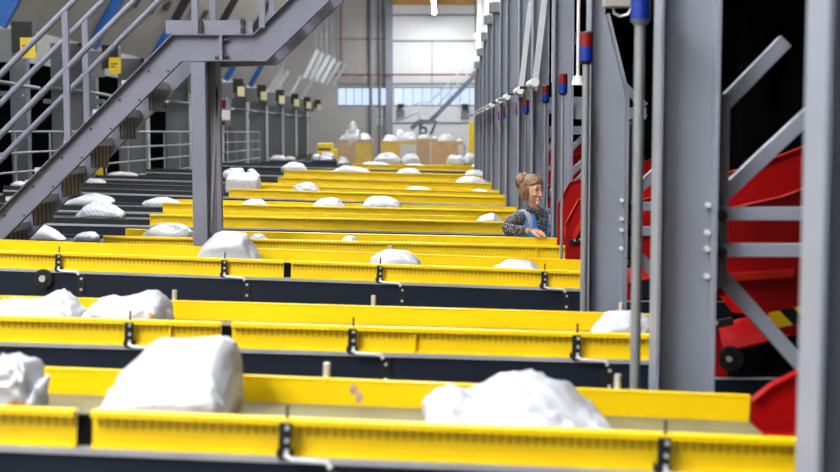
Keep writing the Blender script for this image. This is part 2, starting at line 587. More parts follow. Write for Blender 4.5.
CLAMPS = {'A': (-60, 287, 663), 'B': (131, 353, 576), 'C': (60, 225, 380, 544)}
BANDS = {'A': (85,), 'B': (228,), 'C': (289,)}
PINS = {'A': (325, 620), 'B': (373, 173, 622), 'C': (390,)}
for k, r in R.items():
    Yn, Yb, t, xl, xr, i = (r[q] for q in ('Yn', 'Yb', 't', 'xl', 'xr', 'i'))
    c = thing('belt_conveyor', 'yellow-sided belt conveyor ' + WHERE[i], 'conveyor', (0, Yn, 0),
              'yellow-sided conveyors in rows across the hall', (0, math.atan(t), 0))
    # local frame: x along the belt, tilted; local z of the rail top is constant
    zt = 1.2 + t * r['xref']
    dz = zt - 1.2
    sh = 1.2 * t

    def lx(X):
        return X - sh

    def B(mb, x0, x1, y0, y1, z0, z1):
        return mb.box(lx(x0), lx(x1), y0, y1, z0 + dz, z1 + dz)
    D = Yb - Yn
    jl = BANDS.get(k, ())
    jx = sorted(at(u, 430, Yn).x for u in jl)
    # near side rail: web, folded top lip, in lengths split at the black joints
    cuts = [xl] + jx + [xr]
    for a, b in zip(cuts[:-1], cuts[1:]):
        a2 = a + (0.022 if a in jx else 0.0)
        b2 = b - (0.022 if b in jx else 0.0)
        m = MB()
        B(m, a2, b2, 0.0, 0.004, 1.1, 1.19)
        o = m.build('near_side_rail', 'perf' if i < 5 else 'yellow', c)
        m = MB()
        B(m, a2, b2, -0.026, 0.012, 1.188, 1.2)
        B(m, a2, b2, -0.026, -0.022, 1.182, 1.189)
        m.build('rail_lip', 'yellow', o, 0.002)
        m = MB()
        B(m, a2, b2, -0.012, 0.002, 1.096, 1.104)
        m.build('rail_foot', 'yellow', o)
    for x in jx:
        m = MB()
        B(m, x - 0.021, x + 0.021, 0.003, 0.012, 1.1, 1.185)
        m.build('joint_plate', 'joint', c)
    # far side rail
    m = MB()
    B(m, xl, xr, D - 0.004, D, 1.105, 1.2)
    o = m.build('far_side_rail', 'yellow', c)
    m = MB()
    B(m, xl, xr, D - 0.006, D + (0.05 if i == 3 else 0.018), 1.194, 1.2)
    m.build('rail_lip', 'yellow', o)
    if i in (1, 3, 4, 5, 6):
        for x in (-1.1, -0.1) if i == 1 else (-0.35, 0.7) if i == 3 else (-1.2, 0.05):
            m = MB()
            B(m, x - 0.004, x + 0.004, -0.018, -0.001, 1.1, 1.185)
            m.build('seam_strip', 'yellow', c)
    # belt
    m = MB()
    B(m, xl, xr, 0.005, D - 0.005, 1.09, 1.118)
    m.build('belt', 'belt', c)
    # steel edge, navy skirt
    x0 = XLEFT
    m = MB()
    B(m, x0, xr, -0.028, D + 0.01, 1.079, 1.0955)
    m.build('steel_edge', 'steel', c)
    m = MB()
    B(m, x0, xr, -0.018, -0.012, 0.80, 1.078)
    B(m, x0, xr, D, D + 0.006, 0.80, 1.078)
    m.build('side_skirt', 'navy', c)
    # dark infeed part on the left
    if xl > XLEFT + 0.2:
        m = MB()
        for y in (0.0, D - 0.004):
            B(m, x0, xl, y - 0.004, y + 0.006, 1.096, 1.142)
        o = m.build('infeed_rail', 'black', c)
        m = MB()
        for y in (0.0, D - 0.004):
            B(m, x0, xl, y - 0.012, y + 0.014, 1.1425, 1.149)
        m.build('rail_cap', 'darksteel', o)
        m = MB()
        B(m, x0, xl, 0.008, D - 0.012, 1.10, 1.125)
        m.build('infeed_belt', 'belt_dark', c)
    # legs
    for x in (-5.0, -2.6, -0.8, 0.75):
        for y in (0.04, D - 0.08):
            m = MB()
            m.box(lx(x) - 0.03, lx(x) + 0.03, y, y + 0.05, t * x + 0.012, 1.08 + dz)
            m.build('leg', 'navy', c)
    # clamps with pins and cranked rods
    for u in CLAMPS.get(k, ()):
        x = at(u, 430 if k == 'A' else 335 if k == 'B' else 272, Yn).x
        m = MB()
        B(m, x - 0.017, x + 0.017, -0.036, -0.0265, 1.088, 1.192)
        B(m, x - 0.024, x + 0.022, -0.0262, -0.002, 1.095, 1.115)
        cl = m.build('clamp', 'black', c, 0.002)
        for z in (1.18, 1.145, 1.115):
            MB().tube([(lx(x) + 0.006, -0.036, z + dz), (lx(x) + 0.006, -0.044, z + dz)], 0.007, 8).build('bolt', 'zinc', cl)
        m = MB()
        m.tube([(lx(x) + 0.003, -0.02, 1.19 + dz), (lx(x) + 0.003, -0.02, 1.238 + dz)], 0.0045, 8)
        m.build('pin', 'darksteel', cl)
        m = MB()
        z = 1.094 + dz
        m.tube([(lx(x), -0.042, z + 0.012), (lx(x) + 0.02, -0.044, z), (lx(x) + 0.115, -0.046, z - 0.002),
                (lx(x) + 0.128, -0.046, z - 0.02)], 0.008, 8)
        m.build('cranked_rod', 'zincwhite', cl)
        m = MB()
        xp = x + 0.135
        B(m, xp - 0.023, xp + 0.023, -0.026, -0.0185, 0.88, 1.077)
        pl = m.build('skirt_plate', 'black', c)
        for z in (1.05, 0.985):
            MB().tube([(lx(xp) + 0.004, -0.026, z + dz), (lx(xp) + 0.004, -0.034, z + dz)], 0.008, 8).build('bolt', 'zinc', pl)
    for u in PINS.get(k, ()):
        x = at(u, 300, Yb).x
        m = MB()
        m.tube([(lx(x), D + 0.03, 1.0 + dz), (lx(x), D + 0.03, 1.245 + dz)], 0.011, 8)
        m.build('guide_stub', 'zinc', c)
    if k == 'C':
        x = at(46, 277, Yn).x
        m = MB()
        m.tube([(lx(x), -0.018, 1.045 + dz), (lx(x), -0.05, 1.045 + dz)], 0.055, 20)
        pu = m.build('pulley', 'black', c)
        MB().tube([(lx(x), -0.05, 1.045 + dz), (lx(x), -0.065, 1.045 + dz)], 0.02, 12).build('hub_bolt', 'zinc', pu)
    if k == 'A':
        x = at(357, 392, Yb).x
        m = MB()
        m.add([(lx(x) + a * 0.024, D - 0.0047, 1.16 + dz + b * 0.03) for a, b in
               ((-1, .4), (-.5, 1), (.1, .6), (.3, .1), (1, -.3), (.7, -.9), (.1, -1.2), (-.1, -.3), (-.7, -.1))],
              [tuple(range(9))])
        m.build('scuffed_sticker', mat('sticker', (0.45, 0.30, 0.22), 0.6, var=0.5, scale=40), c)

# ------------------------------------------------------------------ red discharge chutes at the right ends
CH_WHERE = ['red discharge chute at the right end of the nearest conveyor', 'red discharge chute with hazard tape, behind the second upright',
            'red discharge chute at the end of the third conveyor, behind a steel upright', 'red discharge chute right beside the leaning worker',
            'red discharge chute just behind the worker and the row of beacon poles']
for k, r in R.items():
    Yn, Yb, t, xr, i = (r[q] for q in ('Yn', 'Yb', 't', 'xr', 'i'))
    lab = CH_WHERE[i] if i < 5 else 'small red discharge chute, %s of the row counted from the camera' % ORD[i]
    c = thing('discharge_chute', lab, 'chute', (xr + 0.004, Yn, 0), 'red chutes at the conveyor ends')
    z0 = ztop(k, xr) - 1.2
    E = XR - 0.01 - xr
    if k == 'A':
        poly = [(0, 1.06), (0, 1.185), (.06, 1.235), (.32, 1.37), (E, 1.60), (E, 1.22), (.5, 1.06)]
        edge = [(.0, 1.185), (.06, 1.235), (.32, 1.37), (E, 1.60)]
    else:
        s = 0.16 if k == 'B' else 0.06 if k == 'C' else 0.0
        poly = [(0, 1.03), (0, 1.36 + s), (.09, 1.53 + s), (.40, 1.60 + s), (E, 1.78 + s), (E, 1.24),
                (.42, 1.20), (.35, 1.21), (.22, 1.36), (.13, 1.36), (.20, 1.03)]
        edge = [(0, 1.36 + s), (.09, 1.53 + s), (.40, 1.60 + s), (E, 1.78 + s)]
    D = Yb - Yn
    for nm, y0 in (('near_side_panel', 0.0), ('far_side_panel', D - 0.005)):
        if y0 and k != 'A':
            poly = [(x, z + (.10 if z > 1.3 and x not in (.22, .13) else 0)) for x, z in poly]
            edge = [(x, z + .10) for x, z in edge]
        p = MB().prism([(x, z + z0) for x, z in poly], y0, y0 + 0.005).build(nm, 'red', c)
        m = MB()
        for a, b in zip(edge[:-1], edge[1:]):
            if a[0] == b[0]:
                continue
            m.quad((a[0], y0 - 0.022, a[1] + z0), (b[0], y0 - 0.022, b[1] + z0), (b[0], y0 + 0.02, b[1] + z0), (a[0], y0 + 0.02, a[1] + z0), 0.004)
        if i in (1, 2, 3, 4):       # second, inner fold below the edge
            m.prism([(.05, 1.22 + z0), (.05, 1.28 + z0), (.14, 1.45 + z0), (.45, 1.47 + z0), (.45, 1.44 + z0), (.16, 1.42 + z0)], y0 - 0.03, y0 - 0.001)
        m.build('folded_edge', 'red' if k == 'A' else 'redor', p)
    m = MB()
    zb_ = 1.09 if k == 'A' else 1.30
    m.quad((0.0, 0.006, 1.08 + z0), (E, 0.006, zb_ + z0), (E, D - 0.006, zb_ + z0), (0.0, D - 0.006, 1.08 + z0), 0.006)
    m.build('slide_bed', 'red', c)
    if k == 'B':
        pu = MB().tube([(.20, -0.024, 1.09), (.20, -0.055, 1.09)], 0.05, 18).build('bearing', 'black', c)
        MB().tube([(.19, -0.055, 1.09), (.19, -0.066, 1.09)], 0.012, 10).build('hub_bolt', 'zinc', pu)
    if i < 5:
        y = 0.0
        m = MB()
        if k == 'A':
            m.prism([(.3, 1.09 + z0), (.3, 1.15 + z0), (E, 1.25 + z0), (E, 1.19 + z0)], -0.004, -0.001)
        else:
            m.prism([(.36, 1.222 + z0), (.36, 1.292 + z0), (E, 1.40 + z0), (E, 1.33 + z0)], -0.004, -0.001)
        m.build('hazard_strip', 'hazard', c)
        m = MB()
        m.bar((0.02, -0.02, 1.225 + z0), (0.21, -0.02, 1.26 + z0), 0.02, 0.03)
        hk = m.build('latch_bar', 'black', c)
        for q in (0.06, 0.10, 0.14):
            MB().tube([(q, -0.03, 1.234 + z0 + (q - .02) * .18), (q, -0.038, 1.234 + z0 + (q - .02) * .18)], 0.009, 8).build('latch_bolt', 'zinc', hk)
    MB().box(0.005, E, -0.018, -0.012, 0.80, 1.02 + z0).build('side_skirt', 'navy', c)
    MB().box(0.005, E, -0.024, -0.010, 1.021 + z0, 1.029 + z0).build('steel_edge', 'steel', c)
    for x in (0.1, E - 0.1):
        for y in (0.03, D - 0.06):
            MB().box(x - 0.02, x + 0.02, y, y + 0.03, 0, 1.05 + z0 if x < .5 else 1.22 + z0).build('leg', 'black', c)

# ------------------------------------------------------------------ mailer bags
def bag_mesh(w, d, h, seed, prof=None, res=(56, 28), boxy=0.5, wr=1.0, ff=0.8):
    """a stuffed plastic mailer: flattened, crumpled, sealed ends"""
    rnd = random.Random(seed)
    ox = Vector((rnd.uniform(-50, 50), rnd.uniform(-50, 50), rnd.uniform(-50, 50)))
    nu, nv = res
    vs, fs = [], []

    def sp(c, e):
        return math.copysign(abs(c) ** e, c)
    for j in range(nv + 1):
        ph = -PI / 2 + PI * j / nv
        for i in range(nu):
            th = 2 * PI * i / nu
            cx = sp(math.cos(ph), boxy * 1.1) * sp(math.cos(th), boxy)
            cy = sp(math.cos(ph), boxy * 1.1) * sp(math.sin(th), boxy)
            cz = sp(math.sin(ph), boxy * 1.3)
            x, y = cx, cy
            ends = max(abs(x), abs(y) * 0.85)
            f = 1.0
            if prof:
                for (xa, fa), (xb, fb) in zip(prof[:-1], prof[1:]):
                    if xa <= x <= xb:
                        f = fa + (fb - fa) * (x - xa) / (xb - xa)
            else:
                f = 1.0 - 0.35 * abs(x) ** 2.5
            if y < 0.1:
                f *= 1 - (1 - ff) * min(1, (0.1 - y) / 0.9)
            z = (cz * 0.5 + 0.5) * f
            p = Vector((x * w / 2, y * d / 2, z * h))
            q = p * (3.2 / max(w, 0.15)) + ox
            low = noise.noise(q * 1.1)
            rid = 1 - abs(noise.noise(Vector((q.x * 2.2, q.y * 2.2, q.z * 1.2)) * 1.3))
            rid2 = 1 - abs(noise.noise(q * 3.4 + Vector((9, 2, 4))))
            amp = h * wr * (0.12 * low + 0.10 * (rid - 0.7) + 0.05 * (rid2 - 0.7))
            fd = Vector((q.x * 1.0 + q.y * .7 + q.z * .5, q.y * .35 - q.x * .2, q.z * .35 + 3))
            amp += h * wr * 0.075 * (max(0, 1 - abs(noise.noise(fd)) * 3.2) ** 2 - .25)
            amp += h * wr * 0.03 * (max(0, 1 - abs(noise.noise(fd * 2.1)) * 3) ** 2 - .2)
            n = Vector((cx / w, cy / d, cz / h * 0.6))
            n.normalize()
            amp += h * wr * 0.012 * (abs(noise.noise(Vector((q.x * 7 + q.y * 4, q.y * 5, q.z * 3)))) - .2)
            p += n * amp
            # crinkled seal at the ends
            if abs(x) > 0.9:
                p.z += h * 0.10 * noise.noise(Vector((q.y * 5, x * 3, seed)))
            p.z = max(p.z, 0.0)
            vs.append(p)
    for j in range(nv):
        for i in range(nu):
            i2 = (i + 1) % nu
            fs.append((j * nu + i, j * nu + i2, (j + 1) * nu + i2, (j + 1) * nu + i))
    zmin = min(p.z for p in vs)
    for p in vs:
        p.z -= zmin
    return vs, fs


nbag = 0


def bag(k, u0, u1, vtop, label, m='bagw', d=None, yc=0.5, prof=None, boxy=0.55, wr=1.0, zb=None, group=None, Y=None, rz=0.0, name='mailer_bag', res=(56, 28), ff=0.8):
    global nbag
    nbag += 1
    if Y is None:
        Y = R[k]['Yn'] + (R[k]['Yb'] - R[k]['Yn']) * yc
    xa, xb = at(u0, 200, Y).x, at(u1, 200, Y).x
    x = (xa + xb) / 2
    w = xb - xa
    if zb is None:
        zb = ztop(k, x) - 0.0805 + (0.0 if x > R[k]['xl'] else 0.0075)
    ztp = at((u0 + u1) / 2, vtop, Y).z
    h = max(0.03, ztp - zb)
    if d is None:
        d = min(0.42, max(0.2, w * 0.75))
    if k in R:
        d = min(d, (R[k]['Yb'] - R[k]['Yn']) * 0.88)
    vs, fs = bag_mesh(w, d, h, nbag * 7 + 3, prof, res, boxy, wr, ff)
    top = max(p.z for p in vs)
    wx = max(p.x for p in vs) - min(p.x for p in vs)
    for p in vs:
        p.z *= h / top
        p.x *= w / wx
    mb = MB()
    mb.add(vs, fs, True)
    o = mb.build(name, m)
    o.location = (x, Y, zb)
    if k in R:
        o.rotation_euler = (0, math.atan(R[k]['t']), rz)
    else:
        o.rotation_euler = (0, 0, rz)
    tag(o, label, 'parcel', group or 'white plastic mailer bags on the conveyors')
    return o


# first conveyor
bag('A', -40, 44, 353, 'crumpled white mailer bag cut by the frame, at the left end of the nearest conveyor', 'bago', yc=.42,
    prof=[(-1, .8), (.2, 1), (.55, .92), (.72, .55), (.85, .75), (1, .55)], res=(90, 44), wr=1.2)
bag('A', 101, 235, 342, 'big boxy white bag with sloping left shoulder on the nearest conveyor', 'bagw', d=.4, yc=.48, boxy=.27,
    prof=[(-1, .40), (-.88, .50), (-.42, .95), (-.2, 1), (.66, 1), (.8, .93), (.92, .72), (1, .5)], res=(96, 48), wr=.5, ff=.5)
bag('A', 420, 613, 376, 'large rumpled white bag, low at its left end, on the nearest conveyor', 'bagw', d=.40, yc=.45, boxy=.42,
    prof=[(-1, .55), (-.75, .72), (-.42, .74), (-.15, .97), (.3, 1), (.6, .82), (.8, .55), (1, .38)], res=(96, 48), wr=1.2, ff=.6)
# second
bag('B', -16, 79, 290, 'flat white bag at the far left of the second conveyor', 'bagw', prof=[(-1, .7), (.1, .8), (.5, 1), (.8, .85), (1, .4)], res=(80, 40), boxy=.42, wr=1.2)
bag('B', 77, 170, 290, 'crinkled white bag with folded right end, right of the flat one on the second conveyor', 'bago', prof=[(-1, .35), (-.7, .75), (.2, .82), (.6, 1), (.82, .85), (1, .3)], res=(80, 40), wr=1.3)
bag('B', 588, 654, 311, 'low white bag on the second conveyor, half behind the thin beacon pole', 'bagw', prof=[(-1, .2), (-.3, .9), (.5, 1), (1, .8)], wr=.8)
# third
bag('C', 197, 261, 232, 'bright white angular bag leaning at the foot of the stair post', 'bagw', prof=[(-1, .35), (-.75, .75), (-.5, .96), (.45, 1), (.6, .7), (1, .2)], boxy=.35, wr=.5)
bag('C', 369, 421, 250, 'rounded white bag on the third conveyor, above a black clamp', 'bagw', wr=.7)
bag('C', 489, 547, 260, 'thin white bag on the third conveyor below the worker', 'bagw', prof=[(-1, .3), (-.4, .95), (.4, 1), (1, .3)], wr=.7)
# fourth
bag('D', 27, 64, 225, 'white tent-shaped bag just right of the stair foot', 'bagw', prof=[(-1, .2), (-.3, 1), (.2, .75), (1, .15)], wr=.5, boxy=.45)
bag('D', 75, 97, 232, 'little white bag lying left of the yellow side of the fourth conveyor', 'bagw', boxy=.4)
bag('D', 143, 191, 223, 'sausage-shaped white bag with orange print beside the stair post', 'bago', boxy=.45, prof=[(-1, .75), (-.6, .95), (.6, 1), (1, .75)])
bag('D', 247, 268, 233.5, 'small white bag tip on the fourth conveyor, behind the bright angular bag', 'bagw', boxy=.6)
bag('D', 340, 358, 236.0, 'sliver of a flat white bag on the fourth conveyor', 'bagw', yc=.7)
# fifth
bag('E', 78, 124, 201, 'round grey-striped bag on the dark belt left of the stair post', 'bagg', boxy=.5, prof=[(-1, .3), (-.55, .95), (.2, 1), (.65, .75), (1, .45)], wr=1.1)
bag('E', 469, 504, 213, 'smooth white domed bag just left of the worker', 'bagw', prof=[(-1, .15), (-.2, .8), (.4, 1), (1, .6)], wr=.4)
# sixth
bag('F', 64, 113, 193, 'slanted white bag behind the grey-striped one', 'bagw', prof=[(-1, .2), (-.4, .8), (.2, 1), (1, .6)], wr=1)
bag('F', 143, 179, 197, 'white bag with grey folds perched on the start of a yellow side', 'bagg', boxy=.42)
bag('F', 240, 268, 199, 'low white bag on the sixth conveyor, first right of the stair post', 'bagw', yc=.7)
bag('F', 312, 345, 197, 'domed white bag on the sixth conveyor, second right of the stair post', 'bagw')
bag('F', 361, 401, 196, 'largest domed white bag on the sixth conveyor, with grey print', 'bagp', boxy=.5)
# seventh / eighth
bag('G', 292, 320, 182, 'low white bag at the left part of the seventh conveyor', 'bagw', yc=.6)
bag('G', 226, 260, 172.5, 'square white parcel with faint print, beside the stair post on a dark belt', 'bagp', boxy=.3, wr=.3, prof=[(-1, .95), (1, 1)])
bag('H', 404, 432, 186.5, 'flat white bag sliver in the middle of the eighth conveyor', 'bagw', yc=.7)
bag('H', 470, 494, 189, 'flat white bag sliver at the right of the eighth conveyor', 'bagw', yc=.5)
bag('H', 80, 106, 178.5, 'white bag beside a small yellow guard under the stair', 'bagw')
bag('I', 222, 246, 167.5, 'left one of two pillow bags beyond the square printed parcel', 'bagw')
bag('I', 246, 258, 168, 'right one of two pillow bags beyond the square printed parcel', 'bagw')
# ninth .. eleventh
bag('I', 455, 489, 176.5, 'white domed bag on the ninth conveyor, near its right end', 'bagw')
bag('I', 108, 138, 171.5, 'grey-white flat bag lying in front of the railing', 'bagw')
bag('J', 328, 370, 165.5, 'wide white bag on the tenth conveyor, left of the middle', 'bagw', prof=[(-1, .3), (-.3, 1), (.4, .9), (1, .5)])
bag('J', 396, 421, 168, 'small white bag in the middle of the tenth conveyor', 'bagw')
bag('J', 464, 487, 170, 'thin white bag on the tenth conveyor near its right end', 'bagw')
bag('J', 281, 307, 162, 'white pillow bag on the dark belt, left of the yellow sides', 'bagw', wr=.6)
bag('K', 360, 389, 161.5, 'white bag standing proud of the last conveyor, right of the tall cardboard bin', 'bagw')
bag('K', 404, 426, 163.5, 'small white bag at the middle of the last conveyor', 'bagw')
bag('K', 470, 483, 164.5, 'small white bag at the right end of the last conveyor', 'bagw')
bag('K', 337, 349, 156.5, 'white bag at the foot of the tall cardboard bin', 'bagw')
# bags far left beyond the stair
bag('G', 12, 25, 181.0, 'white bag under the left part of the stair, by the frame edge', 'bagw')
bag('G', 24, 40, 179, 'white bag half hidden behind the stair stringer', 'bagw', yc=.8)

# small dark handset-like box and yellow guards on the left
t = thing('guard_post', 'short yellow guard post under the stair flight', 'post', (at(99.5, 165, 21.3).x, 21.3, 0))
MB().box(-0.055, 0.055, -0.03, 0.03, 0.012, at(99, 152.5, 21.3).z).build('tube', 'sign', t)
MB().box(-0.08, 0.08, -0.06, 0.06, 0, 0.012).build('foot_plate', 'sign', t)
# ------------------------------------------------------------------ steel uprights on the right
CX1 = 1.0
COLY = [2.57, 4.5, 6.65, 9.72, 10.75, 12.62, 14.87, 16.5, 18.97, 21.0, 22.9, 25.1, 27.2, 28.65]


def upright(i, y):
    lab = ['massive grey steel upright filling the right edge of the picture, out of focus',
           'broad grey steel upright with bolted bracing, second from the right edge',
           'grey steel upright with a tapered head, third from the right edge',
           'grey steel upright with white cable conduit, just right of the worker',
           'grey steel upright directly above the worker, with a slanting brace'][i] if i < 5 else \
        'grey steel upright, %s in the receding row counted from the camera' % ORD[i]
    c = thing('steel_upright', lab, 'steel upright', (0, y, 0), 'grey steel uprights in a receding row')
    H = 5.4 if i < 4 else (3.95 if i < 10 else 3.95 - .14 * (i - 9))
    x1 = CX1 if i < 3 else 1.03 if i == 3 else 0.93
    CX0 = 0.785 if i != 3 else 0.875
    d = 0.15
    m = MB().box(CX0, CX0 + 0.013, 0, d, 0.02, H)
    m.build('flange', 'grey', c, 0.002)
    if i == 2:
        m = MB().box(x1 - 0.013, x1, 0, d, 0.02, 2.2)
        m.prism([(x1 - 0.013, 2.2), (x1, 2.2), (0.89, 2.62), (0.877, 2.62)], 0, d)
        m.build('flange', 'grey', c)
        m = MB().prism([(CX0 + 0.0135, 0.02), (x1 - 0.0135, 0.02), (x1 - 0.0135, 2.2), (0.876, 2.62), (0.876, H), (CX0 + 0.0135, H)], 0.07, 0.08)
        m.build('web', 'grey', c)
    else:
        m = MB().box(x1 - 0.013, x1, 0, d, 0.02, H)
        m.build('flange', 'grey', c, 0.002)
        MB().box(CX0 + 0.0135, x1 - 0.0135, 0.07, 0.08, 0.02, H).build('web', 'grey', c)
    MB().box(CX0 - 0.06, x1 + 0.06, -0.06, d + 0.06, 0, 0.02).build('base_plate', 'grey', c)
    if i in (1, 2):
        zo = 0 if i == 1 else -0.10
        for z in (1.735, 1.635, 1.575, 1.475):
            MB().tube([(x1 - 0.025, 0.0695, z + zo), (x1 - 0.025, 0.052, z + zo)], 0.011, 8).build('bolt', 'zincwhite', c)
        XE = 1.62
        yb = 0.10
        for z in (1.70, 1.565):
            b = MB().box(x1 + 0.002, XE, yb, yb + 0.05, z + zo - 0.024, z + zo + 0.024).build('cross_beam', 'grey', c, 0.003)
            MB().tube([(x1 + 0.03, yb, z + zo - 0.005), (x1 + 0.03, yb - 0.03, z + zo - 0.005)], 0.022, 10).build('beam_bolt', 'black', b)
        for (xa, za), (xb, zb) in (((1.03, 1.74), (1.44, 2.135)), ((1.012, 2.06), (1.275, 2.335)), ((1.03, 1.49), (1.42, 1.06))):
            if i == 2 and za > 2:
                continue
            MB().bar((xa, yb + 0.085, za + zo), (xb, yb + 0.085, zb + zo), 0.04, 0.055).build('diagonal_brace', 'grey', c, 0.003)
        MB().box(x1 + 0.0015, x1 + 0.07, yb + 0.052, yb + 0.064, 1.42 + zo, 2.14 + zo).build('gusset_plate', 'greyd', c)
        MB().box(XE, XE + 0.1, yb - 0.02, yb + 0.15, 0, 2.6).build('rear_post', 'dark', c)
    if i == 0:
        m = MB()
        m.box(CX0 + 0.014, CX0 + 0.06, 0.062, 0.0695, 1.2, 1.5)
        m.build('stiffener', 'grey', c)
    if 4 <= i <= 7:
        MB().bar((x1, 0.06, 1.45), (1.55, 0.06, 2.05), 0.04, 0.05).build('diagonal_brace', 'grey', c)
        MB().box(x1 + 0.001, 1.6, 0.03, 0.08, 1.98, 2.05).build('cross_beam', 'grey', c)
        MB().box(x1 + 0.001, 1.6, 0.03, 0.08, 2.24, 2.30).build('cross_beam', 'grey', c)
    if i == 3:
        MB().tube([(x1 + 0.03, -0.02, 2.36), (x1 + 0.03, -0.02, 2.43)], [0.055, 0.035], 12).build('conduit_fitting', 'white', c)
        MB().box(x1 + 0.001, 1.6, 0.05, 0.10, 2.10, 2.19).build('cross_beam', 'grey', c)
        MB().bar((x1, 0.13, 1.55), (1.6, 0.13, 2.15), 0.04, 0.06).build('diagonal_brace', 'grey', c)
        MB().bar((x1, 0.13, 2.75), (1.6, 0.13, 2.2), 0.04, 0.06).build('diagonal_brace', 'grey', c)
    if i >= 4:
        # white sensor housing strung along the row
        a = -0.60
        b = MB()
        b.tube([(CX0 - 0.02, a, 2.40), (CX0 - 0.02, -0.02, 2.40)], 0.036, 12)
        s = b.build('sensor_housing', 'white', c)
        MB().tube([(CX0 - 0.05, -0.10, 2.375), (CX0 - 0.11, -0.10, 2.375)], 0.012, 10).build('lens', 'black', s)
    if i in (3, 4, 5, 6, 7):
        MB().tube([(x1 + 0.03, -0.02, 2.42), (x1 + 0.03, -0.02, H)], 0.014, 8).build('conduit', 'zincwhite', c)
    if i in (4, 5):
        m = MB().bar((0.90, -0.05, 3.3), (0.80, -0.05, 2.35), 0.05, 0.03, up=(0, 1, 0))
        m.build('raking_strut', 'tube', c)
    if i >= 4:
        MB().box(CX0 - 0.05, x1 + 0.05, -0.03, d + 0.03, H - 0.16, H - 0.02).build('splice_plate', 'greyd', c)
    return c


for i, y in enumerate(COLY):
    upright(i, y)

# grey junction box and cable on the bracket above the second upright
t = thing('junction_box', 'light grey junction box at the top edge, between two uprights beside the blue lamp', 'box', (0, 0, 0))
a, b = at(605, -14, 5.6), at(632, 6.5, 5.6)
MB().box(a.x, b.x, 5.6, 5.68, b.z, a.z).build('housing', 'board', t, 0.004)
p = [at(613, 6.6, 5.62), at(614, 13, 5.62), at(620, 16.5, 5.62), at(628, 14, 5.62), at(633, 4, 5.62), at(633, -30, 5.62)]
MB().tube(p, 0.006, 8).build('cable', 'zinc', t)
MB().box(a.x + 0.03, 1.285, 5.69, 5.73, a.z + 0.02, a.z + 0.06).build('bracket', 'greyd', t)
MB().box(1.205, 1.265, 5.69, 5.75, 0, a.z + 0.06).build('bracket_post', 'dark', t)

# ------------------------------------------------------------------ signal beacons on poles
BEACONS = [(640.5, -2, 4.35), (586.3, 46, 6.35), (563, 83, 8.55), (545.5, 93, 10.3), (533.5, 99, 11.7), (526, 106, 12.4), (518.5, 108, 13.9),
           (505.5, 112, 16.38), (500, 114.5, 18.1), (496.5, 115.5, 19.2), (492, 117.3, 20.7), (488, 119, 22.6), (484.5, 120.5, 24.6), (481, 122, 26.6), (478.5, 123.3, 28.4)]
BL = ['big blue signal lamp at the top edge on a thick grey pole', 'red and blue signal lamp on the pole before the tapered upright',
      'red and blue signal lamp in front of the upright right of the worker', 'red and blue signal lamp straight above the worker']
for i, (u, v, Y) in enumerate(BEACONS):
    p = at(u, v, Y)
    lab = BL[i] if i < 4 else 'red and blue signal lamp on a thin pole, %s in the receding row' % ORD[i]
    c = thing('signal_beacon', lab, 'signal lamp', (p.x, Y, 0), 'red and blue signal lamps in a receding row')
    rr = 0.034 if i < 2 else 0.031
    hh = 0.142 if i < 2 else 0.125
    z0 = p.z - hh / 2
    pr = 0.018 if i < 2 else 0.010
    MB().tube([(0, 0, 0.01), (0, 0, z0 - 0.02)], pr, 10).build('pole', 'fence' if i < 2 else 'greyd', c)
    MB().tube([(0, 0, z0 - 0.022), (0, 0, z0 - 0.004)], [rr * 0.6, rr], 16).build('socket', 'black' if i else 'greyd', c)
    MB().tube([(0, 0, z0 - 0.004), (0, 0, z0 + hh * .47)], rr, 18).build('blue_lens', 'bluelens', c)
    MB().tube([(0, 0, z0 + hh * .475), (0, 0, z0 + hh * .94)], rr, 18).build('red_lens', 'redlens', c)
    MB().tube([(0, 0, z0 + hh * .945), (0, 0, z0 + hh)], [rr * 1.03, rr * 0.9], 18).build('cap', 'black', c)
    MB().box(-0.05, 0.05, -0.05, 0.05, 0, 0.01).build('foot_plate', 'black', c)

# ------------------------------------------------------------------ crossing stair on the left
Y1, Y2 = 8.30, 8.86
t = thing('crossing_stair', 'grey steel stair with handrails crossing over the conveyors at the left', 'staircase', (0, Y1, 0))


def N(u, v):
    p = at(u, v, Y1)
    return (p.x, p.z)


up = [N(-160, 373), N(172, 35), N(253, 35), N(420, -127)]
lo = [N(420, -88), N(266, 60), N(181, 60), N(-140, 381)]
for nm, y, s in (('near', 0.055, -1), ('far', Y2 - Y1 - 0.055, 1)):
    if s > 0:
        lo = [lo[0], lo[1], (lo[2][0], lo[2][1] - .02), (lo[3][0], lo[3][1] - .06)]
    st = MB().prism(up + lo, y - 0.004, y + 0.004).build('stringer', 'lav', t)
    m = MB()
    for edge in (up, lo):
        for a, b in zip(edge[:-1], edge[1:]):
            ya, yb = (y - 0.055, y + 0.004) if s < 0 else (y - 0.004, y + 0.055)
            q = 0.006
            m.quad((a[0], ya, a[1]), (b[0], ya, b[1]), (b[0], yb, b[1]), (a[0], yb, a[1]), q)
    m.build('stringer_flange', 'lav', st)
    if s < 0:
        p0, p1 = N(220.5, 35), N(220.5, 60)
        m = MB().box(p0[0] - 0.010, p0[0] + 0.010, y - 0.06, y - 0.0045, p1[1], p0[1])
        m.build('splice_plate', 'lav', st)
        for uu, vv in ((225, 40), (225, 56), (219, 57)):
            q = N(uu, vv)
            MB().tube([(q[0] - 0.03, y - 0.03, q[1]), (q[0] + 0.02, y - 0.03, q[1])], 0.011, 8).build('splice_bolt', 'darksteel', st)
        for k in range(9):                # tread bolts through the stringer
            for (uu, vv) in ((147 - 29 * k, 71 + 29 * k), (167 - 29 * k, 71 + 29 * k)):
                q = N(uu, vv)
                MB().tube([(q[0], y - 0.0045, q[1]), (q[0], y - 0.014, q[1])], 0.0085, 8).build('tread_bolt', 'black', st)
